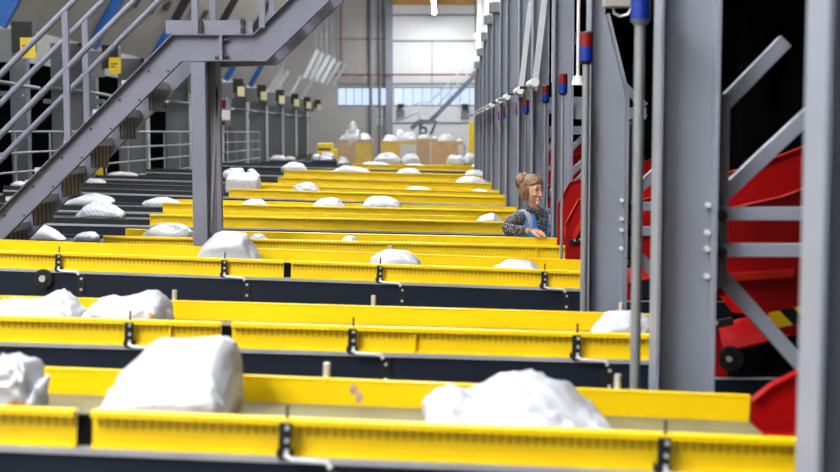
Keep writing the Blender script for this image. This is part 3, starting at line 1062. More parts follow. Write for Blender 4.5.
# treads of open grating
y0, y1 = 0.06, Y2 - Y1 - 0.06
for k in range(-4, 12):
    uu, vv = 148 - 29.3 * k, 80 + 29.3 * k
    if k < 0:
        uu, vv = 252 - 29.3 * (k + 1) + 6, 47 + 29.3 * (k + 1)
    x, z = N(uu, vv)
    m = MB()
    x -= 0.09
    m.box(x - 0.10, x + 0.11, y0, y0 + 0.006, z - 0.03, z)
    m.box(x - 0.10, x + 0.11, y1 - 0.006, y1, z - 0.03, z)
    for q in range(12):
        xx = x - 0.10 + 0.21 * q / 11
        m.box(xx - 0.002, xx + 0.002, y0 + 0.0065, y1 - 0.0065, z - 0.03, z)
    m.box(x + 0.1102, x + 0.116, y0, y1, z - 0.05, z + 0.002)
    tr = m.build('tread', 'steel', t)
    # risers: upright grating bars under the tread
    if k >= 0:
        m = MB()
        for q in range(5):
            yy = y0 + 0.04 + (y1 - y0 - 0.08) * q / 4
            m.box(x + 0.085, x + 0.089, yy - 0.026, yy + 0.026, z - 0.20, z - 0.031)
        m.build('riser_bars', 'greyd', tr)
        MB().box(x + 0.078, x + 0.0845, y0, y1, z - 0.20, z - 0.031).build('riser_gap_shade', 'black', tr)  # black sheet standing in for the shade in the gaps between bars
xa, z = N(172, 36)
xb, _ = N(253, 36)
m = MB()
m.box(xa, xb, y0, y1, z - 0.03, z - 0.028)
for q in range(24):
    xx = xa + (xb - xa) * q / 23
    m.box(xx - 0.003, xx + 0.003, y0, y1, z - 0.032, z - 0.002)
m.build('landing_grating', 'steel', t)
pa, pb = N(165, 33.5), N(252, 20)
MB().box(pa[0], pb[0], 0.02, 0.026, pa[1], pb[1]).build('kick_plate', 'lav', t)
# handrails
for Y, so, posts, far in ((Y1 + 0.02, (75, 135), ((65, 10, 141), (194, -60, 34), (261, -100, 28)), False),
                          (Y2 - 0.02, (104, 160), ((85, 17, 142), (212, -60, 36), (271, -100, 34)), True)):
    def Q(u, v):
        p = at(u, v, Y)
        return (p.x, Y - Y1, p.z)
    for s in so:
        uk = 190 if not far else 204
        us = 255
        pts = [Q(-170, s + 170), Q(uk, s - uk), Q(us, s - uk), Q(us + 160, s - uk - 160)]
        MB().tube(pts, 0.0215, 10).build('handrail', 'lav', t)
    for (u, v0, v1) in posts:
        a, b = Q(u, v0), Q(u, v1)
        MB().box(a[0] - 0.02, a[0] + 0.02, a[1] - 0.018, a[1] + 0.018, b[2], a[2]).build('railing_post', 'lav', t)
    if not far:
        for uu, vv in ((201, 24), (201, 30), (243, 22), (243, 31)):
            q = Q(uu, vv)
            MB().box(q[0] - 0.012, q[0] + 0.012, q[1] - 0.03, q[1] - 0.002, q[2] - 0.02, q[2] + 0.02).build('kick_plate_clip', 'black', t)
# support posts
a = N(190.5, 62)
b = N(205, 62)
m = MB().box(a[0], b[0], 0.0, 0.008, 0.02, a[1]).box((a[0] + b[0]) / 2 - 0.004, (a[0] + b[0]) / 2 + 0.004, 0.0082, 0.09, 0.02, a[1]).box(a[0], b[0], 0.0902, 0.098, 0.02, a[1])
m.build('support_post', 'lav', t, 0.002)
p0, p1 = at(206, 62, Y2 - 0.1), at(219.5, 62, Y2 - 0.1)
yo = Y2 - 0.1 - Y1
m = MB().box(p0.x + 0.012, p1.x - 0.03, yo + 0.01, yo + 0.016, 0.02, p0.z)
m.build('support_post', 'brown', t)
m = MB().box(p0.x, p0.x + 0.011, yo - 0.02, yo + 0.07, 0.02, p0.z).box(p1.x - 0.029, p1.x, yo + 0.0, yo + 0.07, 0.02, p0.z)
m.build('post_flange', 'lav', t)
MB().bar((p0.x + 0.015, yo + 0.005, 1.3), (p1.x - 0.02, yo + 0.005, 2.3), 0.02, 0.01).build('lattice_bar', 'lav', t)

# ------------------------------------------------------------------ walkway platform and guard railing
PX = -5.5
struct(MB().box(-7.9, PX - 0.12, 15.0, 62.0, 0, 0.92).build('trim_3', 'black'))
t = thing('guard_railing', 'long thin galvanised guard railing on the dark walkway before the grey chute machine', 'railing', (PX - 0.2, 0, 0.92))
for z in (1.085, 0.80, 0.54, 0.27):
    MB().tube([(0, 15.2, z), (0, 39.5, z)], 0.014, 8).build('rail', 'fence', t)
for j in range(17):
    y = 15.2 + j * 24.3 / 16
    MB().tube([(0, y, 0.005), (0, y, 1.085)], 0.017, 8).build('post', 'fence', t)
    MB().box(-0.04, 0.04, y - 0.04, y + 0.04, 0, 0.006).build('foot_plate', 'zinc', t)

# ------------------------------------------------------------------ chute machine along the left wall
MX = -6.3
BAYY = [17.6 + 4.65 * j for j in range(10)]
XB = -8.0
for i, y in enumerate(BAYY):
    lab = ('grey chute bay with sloping board, %s along the left side from the camera' % ORD[i])
    c = thing('chute_bay', lab, 'chute bay', (MX, y, 0.92), 'grey chute bays along the left side')
    L = 4.6
    # outer upright with bright edge, and the broad fin behind it
    MB().box(-0.02, 0.05, -0.06, 0.02, 0.0, 2.75).build('edge_post', 'zinc', c)
    MB().box(-0.62, -0.03, 0.03, 0.12, 0.0, 2.65).build('fin_panel', 'fin', c)
    MB().box(-1.55, -1.25, 0.6, 0.8, 0.0, 2.6).build('inner_post', 'greyd', c)
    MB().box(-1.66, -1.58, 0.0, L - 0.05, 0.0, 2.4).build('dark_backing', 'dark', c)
    MB().box(-0.95, -0.85, 1.6, 1.7, 0.0, 2.4).build('inner_post', 'zinc', c)
    MB().box(-1.2, -0.05, 1.4, 1.5, 1.62, 1.70).build('cross_tube', 'greyd', c)
    # sloping board seen from below, belt strip along its near edge
    a = Vector((0.06, 0, 2.62))
    b = Vector((1.62, 0, 5.3))
    if i < 6:
        bd = MB().quad(a + Vector((0, .25, 0)), b + Vector((0, .25, 0)), b + Vector((0, L - .02, 0)), a + Vector((0, L - .02, 0)), 0.05).build('sloping_board', 'board', c)
        n = Vector((.86, 0, -.5)) * 0.055
        for f, yy in ((.3, 1.3), (.42, 1.3), (.3, 2.6), (.42, 2.6), (.36, 3.6)):
            p = a.lerp(b, f) + n + Vector((0, yy, 0))
            MB().bar(p, p + (b - a).normalized() * 0.22, 0.30, 0.02, up=n).build('slot', 'black', bd)
        MB().bar(a + Vector((0.0, 0.10, -0.02)), a.lerp(b, .33) + Vector((0, .10, -0.02)), 0.26, 0.12, up=(0, 1, 0)).build('belt_strip', 'blue', c)
        MB().bar(a.lerp(b, .33) + Vector((0, .10, -0.02)), b + Vector((0, .10, -0.02)), 0.26, 0.12, up=(0, 1, 0)).build('strip_cover', 'black', c)
        MB().bar(a.lerp(b, .0) + Vector((-.16, .06, -0.02)), b + Vector((-.16, .06, -0.02)), 0.06, 0.14, up=(0, 1, 0)).build('strip_edge', 'black', c)
    if i >= 3:
        MB().bar(Vector((-0.45, -0.1, 2.3)), Vector((0.25, -0.1, 3.5)), 0.10, 0.30, up=(0, 1, 0)).build('chute_tube', 'tube', c)
    # control box and yellow sign plate
    MB().box(0.0, 0.37, -0.22, -0.062, 2.05, 2.5).build('control_box', 'fin', c)
    MB().box(0.372, 0.66, -0.24, -0.05, 2.2, 2.6).build('motor', 'black', c)
    sg = MB().box(0.50, 0.70, -0.265, -0.242, 2.10, 2.38).build('sign_plate' if i < 3 else 'sensor_box', 'sign' if i < 3 else 'cream', c)
    if i < 3:
        m = MB()
        for z in (2.08, 2.03):
            m.box(0.53, 0.66 - (2.08 - z), -0.268, -0.2652, z + .178, z + 0.20)
        m.build('print_line', 'ink', sg)
    MB().tube([(-0.60, -0.1, 1.86), (0.02, -0.1, 1.80), (0.02, 2.0, 1.76)], 0.03, 8).build('air_pipe', 'greyd', c)

# slender white tubes of the last bays
for k in range(6):
    y = 47 + k * 2.4
    a, b = at(304.5 + k * 5.6, 78 + k * 1.6, y), at(318 + k * 5.6, 50 + k * 2.8, y)
    o = thing('slide_tube', None, None, a)
    MB().bar(Vector(), b - a, 0.15, 0.1, up=(0, 1, 0)).build('channel', 'tube', o)
    MB().tube([(b - a) * .8, Vector(((b - a).x * .8, 0, ZC - a.z))], .02, 8).build('hanger_rod', 'greyd', o)
    tag(o, 'pale slanted slide tube high at the left before the rear wall, %s of six' % ORD[k], 'slide tube', 'six pale slide tubes')

# dark upper deck over the left machine
struct(MB().box(XL, MX - 0.9, 15, 62, 6.6, 6.8).build('trim_4', 'dark'))
# red and white notice on one edge post
t = thing('safety_notice', 'white notice with red symbols above and below, on the edge post beside the stair', 'notice', (0, 35.6, 0))
M_ = 0
a, b = at(219.5, 110, 35.6), at(230, 120, 35.6)
MB().box(a.x, b.x, -0.02, 0, b.z, a.z).build('sheet', emit_mat('sheet_white', (0.9, 1, 0.95), 0.35) if False else 'white', t)
a, b = at(220, 100, 35.6), at(226, 108, 35.6)
MB().box(a.x, b.x, -0.02, 0, b.z, a.z).build('red_symbol', 'redlens', t)
a, b = at(220, 121, 35.6), at(225.5, 124.5, 35.6)
MB().box(a.x, b.x, -0.02, 0, b.z, a.z).build('red_symbol', 'redlens', t)
a, b = at(218.6, 99, 35.6), at(231, 125.5, 35.6)
MB().box(a.x, b.x, 0.003, 0.02, b.z, a.z).build('backing', 'greyd', t)

# ------------------------------------------------------------------ cardboard bins at the back
BINS = [(337.5, 355.5, 372, 139.5, 33.5, 'card', 'tall brown cardboard bin heaped with white bags, at the left of the row of bins'),
        (381, 400, 417, 141, 35.0, 'cardy', 'ochre cardboard bin heaped with white bags, second in the row of bins'),
        (416.5, 430, 439, 138.5, 34.0, 'card', 'plain brown cardboard bin in the middle of the row of bins'),
        (431, 458, 464, 141, 32.6, 'card', 'wrapped brown cardboard bin at the right of the row of bins')]
for i, (u0, um, u1, v, Y, m, lab) in enumerate(BINS):
    x0, x1 = at(u0, v, Y).x, at(u1, v, Y).x
    zt = at(u0, v, Y).z
    zb = 0.62
    c = thing('cardboard_bin', lab, 'cardboard bin', ((x0 + x1) / 2, Y + 0.45, 0), 'cardboard bins in a row at the back')
    w = (x1 - x0) / 2
    mm = MB()
    th = 0.02
    mm.box(-w, w, -.45, -.45 + th, zb, zt).box(-w, w, .45 - th, .45, zb, zt).box(-w, -w + th, -.45 + th, .45 - th, zb, zt).box(w - th, w, -.45 + th, .45 - th, zb, zt)
    mm.box(-w + th, w - th, -.45 + th, .45 - th, zb, zb + th)
    mm.build('carton', m, c)
    xm = at(um, v, Y).x - (x0 + x1) / 2
    MB().box(xm, w - 0.01, -.458, -.4515, zb + .05, zt - 0.1).build('wrap_sheet', 'cardy' if i == 0 else 'bagp', c)
    mm = MB()
    mm.box(-w, w, -.45, .45, zb - 0.03, zb - 0.002)
    for q in (-.4, 0, .32):
        mm.box(-w, w, q, q + .08, 0.0, zb - 0.032)
    mm.build('pallet_stand', 'brown', c)
    # filling of bags just under the rim
HEAP = [('bag with peaked top crowning the heap in the tall brown bin', 348, 358, 121, 33.75, .4, 1.74),
        ('wide bag in the middle of the heap in the tall brown bin', 342, 364, 128.5, 33.75, .5, 1.5),
        ('drooping bag at the right of the heap in the tall brown bin', 356, 373, 132.5, 33.9, .5, 1.5),
        ('bag hanging over the left rim of the tall brown bin', 338.5, 347, 136, 33.75, .3, 1.5),
        ('bag draped over the front of the tall brown bin', 354, 371, 136.5, 33.72, .3, 1.5),
        ('bag at the left of the heap in the ochre bin', 380.5, 400, 134.5, 35.3, .45, 1.5),
        ('tall bag on the top of the heap in the ochre bin', 391, 407, 129.5, 35.6, .5, 1.5),
        ('rumpled bag at the right of the heap in the ochre bin', 400, 418, 132, 35.3, .5, 1.5),
        ('bag in the plain brown bin', 416, 431, 134, 34.5, .5, 1.5),
        ('flat bag lying over the wrapped bin', 436, 456, 134, 33.1, .5, 1.5),
        ('small bag at the right rim of the wrapped bin', 454, 465, 138, 33.0, .3, 1.5),
        ('bag between the plain and wrapped bins', 429, 440, 136, 34.2, .3, 1.45)]
for lab, u0, u1, v, Y, d, zb in HEAP:
    bag('-', u0, u1, v, 'white ' + lab, 'bago' if 'drooping' in lab or 'rumpled' in lab else 'bagw', d=d, Y=Y, zb=zb,
        group='white bags heaped in the bins', res=(32, 16), wr=.6)
for lab, u0, u1, v in (('long white bag in front of the ochre bin', 374, 402, 152.5), ('white bag in front of the plain brown bin', 400, 421, 153.5),
                       ('white bag at the foot of the wrapped bin', 446, 466, 155), ('white bag right of the wrapped bin, beside the yellow guard', 462, 479, 153)):
    bag('-', u0, u1, v, lab, 'bagw', d=.35, Y=31.2, zb=1.17, group='white bags before the bins', res=(32, 16))
struct(MB().box(at(370, 150, 31.2).x, at(486, 150, 31.2).x, 30.9, 31.9, 0, 1.165).build('trim_5', 'yellow'))

# left of the bins: low heap of bags by a small yellow machine
t = thing('yellow_trolley', 'small yellow wheeled machine left of the tall cardboard bin', 'trolley', (at(326, 150, 36).x, 36, 0))
MB().box(-.22, .2, -.3, .3, .5, at(0, 143, 36).z).build('body', 'sign', t, 0.02)
MB().box(.21, .5, -.25, .25, .5, at(0, 149, 36).z).build('cover', 'sign', t, 0.02)
MB().box(-.2, .16, -.305, -.3005, at(0, 150, 36).z, at(0, 148, 36).z).build('grille', 'black', t)
for sx in (-.17, .42):
    for sy in (-.2, .2):
        MB().tube([(sx, sy - .03, .1), (sx, sy + .03, .1)], .1, 16).build('wheel', 'black', t)
        MB().box(sx - .02, sx + .02, sy - .06, sy - .035, .1, .5).build('fork', 'black', t)
struct(MB().box(at(262, 150, 34).x, at(338, 150, 34).x, 33.6, 34.6, 0, at(0, 161, 34).z).build('trim_6', 'navy'))
zt6 = at(0, 161, 34).z
for u0, u1, v, n in ((311, 323, 154, 'first'), (319, 337, 152, 'second'), (318, 333, 156, 'third'), (284, 296, 156, 'fourth'), (270, 286, 155, 'fifth')):
    bag('-', u0, u1, v, 'grey-white bag on the dark ledge left of the bins, %s of the five' % n, 'bagg', d=.3, Y=33.9 if n != 'third' else 33.72, zb=zt6 + .001,
        group='bags on the dark ledge', res=(32, 16), wr=1.4)

# yellow pillar guard and yellow end guard at the right
t = thing('pillar_guard', 'tall yellow pillar guard standing at the far end of the grey uprights', 'pillar guard', (at(472.5, 150, 34).x, 34.3, 0))
MB().box(-.1, .1, -.1, .1, 0, at(0, 122.5, 34.3).z).build('shell', 'sign', t, 0.02)
MB().box(-.14, .14, -.14, .14, 0, .02).build('foot_plate', 'sign', t)
p = at(486.5, 151, 28.2)
t = thing('end_stop_post', 'thin yellow post at the right end of the last conveyors', 'post', (p.x, 28.45, 0))
MB().box(-.02, .02, -.02, .02, 0.01, p.z).build('tube', 'sign', t)
MB().box(-.05, .05, -.05, .05, 0, 0.01).build('foot_plate', 'sign', t)
p0, p1 = at(484, 139, 26), at(502, 146, 26)
t = thing('control_panel', 'small pale control panel on a stand between the far uprights and the last conveyors', 'control panel', (p0.x, 25.6, 0))
MB().box(0, .17, 0, .06, p1.z - .06, p0.z).build('housing', 'white', t)
MB().tube([(.08, .03, 0.01), (.08, .03, p1.z - .06)], .02, 8).build('stand', 'greyd', t)
MB().box(0, .16, -.02, .1, 0, .01).build('foot_plate', 'greyd', t)

# label plates on the near-black right wall
t = thing('label_plate', 'two small grey label plates on the unlit dark wall beside the out-of-focus upright', 'label plate', (XR, 6.5, 0))
for v0, v1 in ((160.5, 164.5), (167, 178)):
    MB().box(-0.012, -0.001, -0.14, 0.20, at(788, v1, 6.55).z, at(788, v0, 6.55).z).build('plate', 'greyd', t)
# yellow end cap beside the stair, on a dark belt
p0, p1 = at(90, 186, 18), at(113, 190, 18)
t = thing('belt_end_cover', 'small flat yellow end cover on a dark belt below the yellow guard post', 'cover', (p0.x, R['H']['Yn'] + .62 + .02, 0))
zz = at(100, 186, R['H']['Yn'] + .62).z
MB().box(0, .33, 0, .10, zz - .06, zz).build('cap', 'sign', t)
MB().box(.02, .06, .02, .06, 0, zz - .06).build('stand', 'black', t)
# ------------------------------------------------------------------ the worker
def skin_mesh(name, verts, edges, radii, root=0, levels=2):
    me = bpy.data.meshes.new(name)
    me.from_pydata([tuple(v) for v in verts], edges, [])
    o = bpy.data.objects.new(name, me)
    COL.objects.link(o)
    sk = o.modifiers.new('skin', 'SKIN')
    sk.use_smooth_shade = True
    for i, r in enumerate(radii):
        sv = me.skin_vertices[0].data[i]
        sv.radius = (r, r) if not isinstance(r, tuple) else r
        sv.use_root = (i == root)
    sd = o.modifiers.new('sub', 'SUBSURF')
    sd.levels = sd.render_levels = levels
    dg = bpy.context.evaluated_depsgraph_get()
    out = bpy.data.meshes.new_from_object(o.evaluated_get(dg))
    bpy.data.objects.remove(o)
    bpy.data.meshes.remove(me)
    return out


def remesh(meshes, name, voxel, smooth=2):
    bm = bmesh.new()
    for me in meshes:
        bm.from_mesh(me)
    me = bpy.data.meshes.new(name)
    bm.to_mesh(me)
    bm.free()
    o = bpy.data.objects.new(name, me)
    COL.objects.link(o)
    r = o.modifiers.new('r', 'REMESH')
    r.mode = 'VOXEL'
    r.voxel_size = voxel
    r.use_smooth_shade = True
    if smooth:
        s = o.modifiers.new('s', 'SMOOTH')
        s.iterations = smooth
        s.factor = 0.5
    dg = bpy.context.evaluated_depsgraph_get()
    out = bpy.data.meshes.new_from_object(o.evaluated_get(dg))
    bpy.data.objects.remove(o)
    out.polygons.foreach_set('use_smooth', [True] * len(out.polygons))
    return out


def ball(c, r, sub=3, rot=None):
    bm = bmesh.new()
    bmesh.ops.create_icosphere(bm, subdivisions=sub, radius=1)
    for v in bm.verts:
        p = Vector((v.co.x * r[0], v.co.y * r[1], v.co.z * r[2]))
        if rot:
            p = rot @ p
        v.co = p + Vector(c)
    me = bpy.data.meshes.new('ball')
    bm.to_mesh(me)
    bm.free()
    return me


def xform(me, mt):
    me.transform(mt)
    return me


def obj_from(me, name, m, parent=None):
    o = bpy.data.objects.new(name, me)
    me.name = name
    me.materials.clear()
    me.materials.append(M[m])
    COL.objects.link(o)
    if parent is not None:
        o.parent = parent
    return o


WYP = 9.98                       # depth of the spine
V3 = Vector
rail = ztop('D', 0.75)
pel = V3((.735, 10.02, .90))
spine = V3((.735, 10.02, 1.08))
chest = V3((.735, 9.98, 1.235))
neckb = V3((.742, 9.955, 1.372))
nk = V3((.748, 9.935, 1.43))
shR = V3((.595, 9.90, 1.318))
elR = V3((.515, 9.70, rail + .052))
wrR = V3((.695, 9.605, rail + .052))
shL = V3((.868, 10.06, 1.335))
elL = V3((.925, 10.10, 1.07))
wrL = V3((.915, 9.97, .86))
hipR = V3((.66, 9.98, .86))
knR = V3((.655, 9.94, .48))
anR = V3((.655, 9.99, .09))
hipL = V3((.81, 10.06, .86))
knL = V3((.825, 10.03, .48))
anL = V3((.825, 10.08, .09))
toR = anR + V3((.05, -.13, -.055))
toL = anL + V3((.08, -.12, -.055))
vb = [pel, spine, chest, neckb, nk, shR, elR, wrR, shL, elL, wrL, hipR, knR, anR, toR, hipL, knL, anL, toL]
eb = [(0, 1), (1, 2), (2, 3), (3, 4), (2, 5), (5, 6), (6, 7), (2, 8), (8, 9), (9, 10), (0, 11), (11, 12), (12, 13), (13, 14), (0, 15), (15, 16), (16, 17), (17, 18)]
rb = [.135, .122, .128, .060, .050, .056, .040, .026, .056, .040, .026, .085, .056, .040, .034, .085, .056, .040, .034]
body = skin_mesh('b', vb, eb, rb)

# head, built facing -Y, then turned
Hc = V3((.728, 9.905, 1.540))
HR = Matrix.Rotation(math.radians(46), 4, 'Z') @ Matrix.Rotation(math.radians(8), 4, 'X')
HM = Matrix.Translation(Hc) @ HR


def head_parts():
    out = []
    bm = bmesh.new()
    bmesh.ops.create_icosphere(bm, subdivisions=4, radius=1)
    for v in bm.verts:
        x, y, z = v.co
        px, py, pz = x * .074, y * .093, z * .112
        if z < 0:                       # taper to the jaw and chin
            px *= 1 - .42 * (-z) ** 1.3
            if y > 0:
                py *= 1 - .55 * (-z) ** 1.2
            else:
                py *= 1 - .12 * (-z) ** 2
        if y < 0 and -.2 < z < .5:      # flatten the face
            py *= .95
        v.co = (px, py, pz)
    me = bpy.data.meshes.new('h')
    bm.to_mesh(me)
    bm.free()
    out.append(me)
    # nose, brow, lips, chin, ears
    out.append(skin_mesh('n', [V3((0, -.078, .022)), V3((0, -.094, -.008)), V3((0, -.104, -.026)), V3((0, -.088, -.034))], [(0, 1), (1, 2), (2, 3)], [.009, .010, .012, .009]))
    out.append(ball((.014, -.086, -.03), (.010, .010, .008), 2))
    out.append(ball((-.014, -.086, -.03), (.010, .010, .008), 2))
    out.append(ball((0, -.076, -.090), (.022, .018, .018), 2))
    out.append(ball((.03, -.072, .030), (.024, .012, .008), 2))
    out.append(ball((-.03, -.072, .030), (.024, .012, .008), 2))
    for s in (-1, 1):
        out.append(ball((s * .036, -.062, -.022), (.022, .022, .018), 2))
        out.append(ball((s * .073, .006, -.008), (.008, .018, .030), 2))
    out.append(ball((0, -.080, -.058), (.024, .012, .012), 2))
    return out


heads = [xform(m, HM) for m in head_parts()]
neckm = skin_mesh('nm', [neckb, nk, Hc + V3((-.01, .0, -.06))], [(0, 1), (1, 2)], [.056, .048, .05])


def hand(wr, fw, upv, curl, side):
    """palm + five fingers; fw = finger direction, upv = back of hand"""
    fw = fw.normalized()
    upv = (upv - fw * upv.dot(fw)).normalized()
    rt = fw.cross(upv) * side
    out = []
    pv = [wr, wr + fw * .03, wr + fw * .075]
    me = skin_mesh('p', pv, [(0, 1), (1, 2)], [(.026, .02), (.034, .015), (.036, .013)])
    out.append(me)
    palm = wr + fw * .045
    out.append(ball(palm, (.034, .034, .014), 3, Matrix((rt, fw, upv)).transposed()))
    lens = [.068, .076, .070, .055]
    for q in range(4):
        off = (q - 1.5) * .0185
        b = wr + fw * .07 + rt * off
        d = (fw + rt * off * 2).normalized()
        pts, a = [b], 0.15
        L = lens[q]
        p = b
        for s in (.42, .33, .25):
            a += curl[q]
            dd = d * math.cos(a) - upv * math.sin(a)
            p = p + dd * L * s
            pts.append(p)
        out.append(skin_mesh('f', pts, [(0, 1), (1, 2), (2, 3)], [.0095, .009, .0082, .007]))
    b = wr + fw * .028 - rt * .026
    d1 = (fw * .75 - rt * .62 - upv * .2).normalized()
    d2 = (fw * .95 - rt * .2 - upv * .35).normalized()
    out.append(skin_mesh('t', [b, b + d1 * .034, b + d1 * .034 + d2 * .028, b + d1 * .034 + d2 * .050], [(0, 1), (1, 2), (2, 3)], [.013, .0115, .010, .008]))
    return out


hr = hand(wrR, V3((.95, -.28, -.10)), V3((-.1, -.25, 1)), (.18, .22, .26, .32), -1)
hl = hand(wrL, V3((0.05, -.35, -.9)), V3((.8, -.5, .15)), (.25, .28, .3, .33), 1)
bodyme = remesh([body, neckm] + heads + hr + hl, 'body', .0048, 2)
person = obj_from(bodyme, 'person', 'skin')
tag(person, 'woman in blue vest and patterned dark top leaning on the yellow rail, looking right', 'person')

# clothes: patterned top (torso + sleeves)
tv = [pel + V3((0, 0, .03)), spine, chest, neckb - V3((0, 0, .01)), shR, elR, wrR - (wrR - elR).normalized() * .012, shL, elL, wrL - (wrL - elL).normalized() * .01]
te = [(0, 1), (1, 2), (2, 3), (2, 4), (4, 5), (5, 6), (2, 7), (7, 8), (8, 9)]
tr = [.147, .134, .141, .066, .072, .054, .038, .072, .054, .038]
top = skin_mesh('top', tv, te, tr)
top = remesh([top], 'top', .007, 2)
for v in top.vertices:
    p = v.co * 16
    v.co += v.normal * (.006 * noise.noise(Vector((p.x, p.y, p.z * 1.6))))
obj_from(top, 'patterned_top', 'knit', person)
# collar
col = MB()
ring = []
nr = 20
for j, (dz, rr) in enumerate(((-.03, .072), (.018, .064), (.03, .070), (.0, .084))):
    for k in range(nr):
        a = 2 * PI * k / nr
        fr = math.cos(a - math.radians(-28))
        ring.append(V3((neckb.x + rr * math.cos(a), neckb.y + rr * math.sin(a), neckb.z + .012 + dz - .04 * max(0, fr) ** 2)))
fs = []
for j in range(3):
    for k in range(nr):
        fs.append((j * nr + k, j * nr + (k + 1) % nr, (j + 1) * nr + (k + 1) % nr, (j + 1) * nr + k))
col.add(ring, fs, True)
col.build('collar', 'knit', person)
# trousers, shoes
pv = [pel, hipR, knR, anR + V3((0, 0, .03)), hipL, knL, anL + V3((0, 0, .03))]
pm = skin_mesh('pm', pv, [(0, 1), (1, 2), (2, 3), (0, 4), (4, 5), (5, 6)], [.15, .098, .07, .056, .098, .07, .056])
obj_from(remesh([pm], 'trousers', .009, 1), 'trousers', 'jeans', person)
for a, tt in ((anR, toR), (anL, toL)):
    sm = skin_mesh('sm', [a + V3((0, .03, -.045)), a + V3((0, 0, -.04)), tt, tt + (tt - a).normalized() * .035], [(0, 1), (1, 2), (2, 3)], [.042, .05, .044, .03])
    sh = obj_from(remesh([sm], 'shoe', .006, 1), 'shoe', 'black', person)
    zmin = min(v.co.z for v in sh.data.vertices)
    for v in sh.data.vertices:
        v.co.z = max(v.co.z, 0.0) if zmin < 0 else v.co.z - zmin

# vest: sleeveless shell over the top, open in a V at the front
vv = [pel + V3((0, 0, .02)), spine, chest, neckb - V3((0, 0, .015)), shR + V3((0, 0, .006)), shL + V3((0, 0, .006))]
vm = skin_mesh('vm', vv, [(0, 1), (1, 2), (2, 3), (2, 4), (2, 5)], [.163, .149, .158, .072, .094, .094])
vm = remesh([vm], 'vm', .008, 3)
front = V3((.62, -.78, 0)).normalized()
bm = bmesh.new()
bm.from_mesh(vm)
kill = []
for f in bm.faces:
    c = f.calc_center_median()
    rel = c - V3((neckb.x, neckb.y + .03, c.z))
    fr = rel.dot(front)
    sd = rel.x * front.y - rel.y * front.x
    hgt = (c.z - .98) / .40
    if fr > 0.02 and abs(sd) < .012 + .052 * max(0, hgt):
        kill.append(f)
    elif (c - neckb).length < .080 and c.z > neckb.z - .02:
        kill.append(f)
    elif (c - (shR + (elR - shR) * .58)).length < .082 and c.x < shR.x - .015:
        kill.append(f)
    elif (c - (shL + (elL - shL) * .42)).length < .085 and c.x > shL.x + .0:
        kill.append(f)
bmesh.ops.delete(bm, geom=kill, context='FACES')
bm.to_mesh(vm)
bm.free()
for v in vm.vertices:
    p = v.co * 11
    v.co += v.normal * (.006 * noise.noise(p))
vest = obj_from(vm, 'vest', 'vest', person)
so = vest.modifiers.new('solid', 'SOLIDIFY')
so.thickness = .006
so.offset = 1

# reflective strips: taken from the vest's surface, lifted a little
dgr = bpy.context.evaluated_depsgraph_get()


def strip(name, test, m='strip'):
    bm = bmesh.new()
    bm.from_mesh(vm)
    bmesh.ops.subdivide_edges(bm, edges=bm.edges[:], cuts=2, use_grid_fill=True)
    bmesh.ops.delete(bm, geom=[f for f in bm.faces if not test(f.calc_center_median(), f.normal)], context='FACES')
    bm.normal_update()
    for v in bm.verts:
        v.co += v.normal * .0095
    me = bpy.data.meshes.new(name)
    bm.to_mesh(me)
    bm.free()
    me.polygons.foreach_set('use_smooth', [True] * len(me.polygons))
    return obj_from(me, name, m, vest)


def side(c):
    rel = c - V3((neckb.x, neckb.y + .03, 0))
    return rel.x * front.y - rel.y * front.x


sgn = 1 if side(shR) > 0 else -1
strip('reflective_strip', lambda c, n: 1.205 < c.z < 1.245)
strip('shoulder_strip', lambda c, n: .085 < side(c) * sgn < .112 and c.z > 1.246 and n.dot(front) > -.1)
strip('badge', lambda c, n: -.105 < side(c) * sgn < -.06 and 1.262 < c.z < 1.34 and n.dot(front) > .1, 'cream')

# face details
for s in (-1, 1):
    obj_from(xform(ball((s * .031, -.0765, .014), (.013, .008, .0062), 2), HM), 'eye', 'eye', person)
    obj_from(xform(ball((s * .032, -.080, .036), (.019, .007, .0035), 2), HM), 'eyebrow', 'brow', person)
obj_from(xform(remesh([ball((0, -.0905, -.054), (.019, .006, .0055), 2), ball((0, -.0895, -.063), (.016, .006, .0055), 2)], 'l', .002, 1), HM), 'lips', 'lips', person)

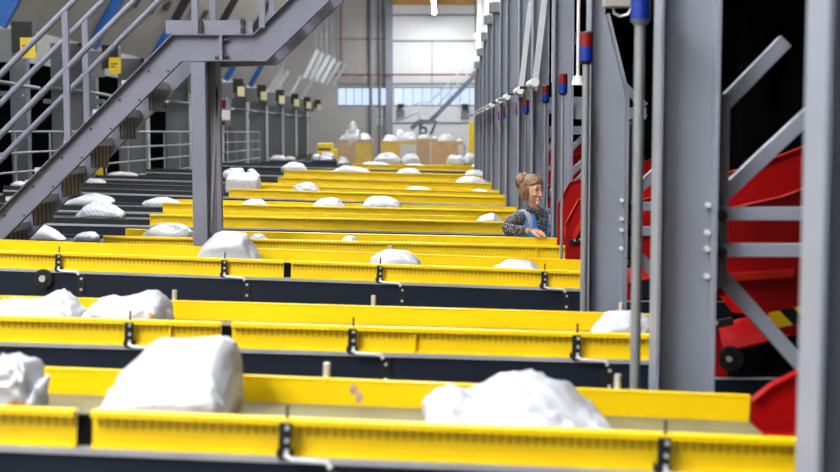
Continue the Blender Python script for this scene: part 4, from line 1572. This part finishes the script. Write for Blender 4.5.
# hair: swept back shell, loose side strand and a top-back bun
bm = bmesh.new()
bmesh.ops.create_icosphere(bm, subdivisions=5, radius=1)
for v in bm.verts:
    x, y, z = v.co
    ph = math.atan2(z, y)
    st = noise.noise(Vector((x * 9, ph * 1.6, 3.0))) * .5 + noise.noise(Vector((x * 22, ph * 2.2, 7.0))) * .3
    k = 1 + .055 * st
    v.co = (x * .089 * k, y * .108 * k + .006, z * .122 * k + .006)
kill = []
for f in bm.faces:
    c = f.calc_center_median()
    # the face opening
    line = .082 - .75 * abs(c.x) ** 1.2
    if c.y < .020 - .35 * max(0, c.z) and c.z < line + .012 * noise.noise(c * 60):
        kill.append(f)
    elif c.z < -.085 or (c.z < -.045 and abs(c.x) > .03 and c.y < .02):
        kill.append(f)
bmesh.ops.delete(bm, geom=kill, context='FACES')
hm = bpy.data.meshes.new('hair')
bm.to_mesh(hm)
bm.free()
hm.polygons.foreach_set('use_smooth', [True] * len(hm.polygons))
hair = obj_from(xform(hm, HM), 'hair', 'hair', person)
hs = hair.modifiers.new('solid', 'SOLIDIFY')
hs.thickness = .012
hs.offset = -1
bun = ball((0, .092, .058), (.078, .066, .066), 4)
for v in bun.vertices:
    c = v.co - Vector((0, .092, .058))
    a = math.atan2(c.z, c.y)
    v.co += c.normalized() * (.014 * noise.noise(Vector((a * 2.5, c.x * 45, 1))) + .008 * noise.noise(c * 70))
bun.polygons.foreach_set('use_smooth', [True] * len(bun.polygons))
obj_from(xform(bun, HM), 'hair_bun', 'hair', hair)
band = bpy.data.meshes.new('hb')
mb = MB().tube([HM @ V3((.052 * math.cos(a), .058 - .02 * math.sin(a) + .012, .052 + .05 * math.sin(a))) for a in [2 * PI * k / 20 for k in range(21)]], .006, 8)
mb.build('hair_tie', 'black', hair)
for s in (-1, 1):
    mb = MB()
    for q in range(4):
        base = V3((s * (.074 + .003 * q), -.02 + .012 * q, .03))
        mb.tube([HM @ base, HM @ (base + V3((s * .008, -.004, -.05))), HM @ (base + V3((s * .004, .006, -.105 - .01 * q)))], [.007, .008, .003], 6)
    mb.build('loose_strands', 'hair', hair)
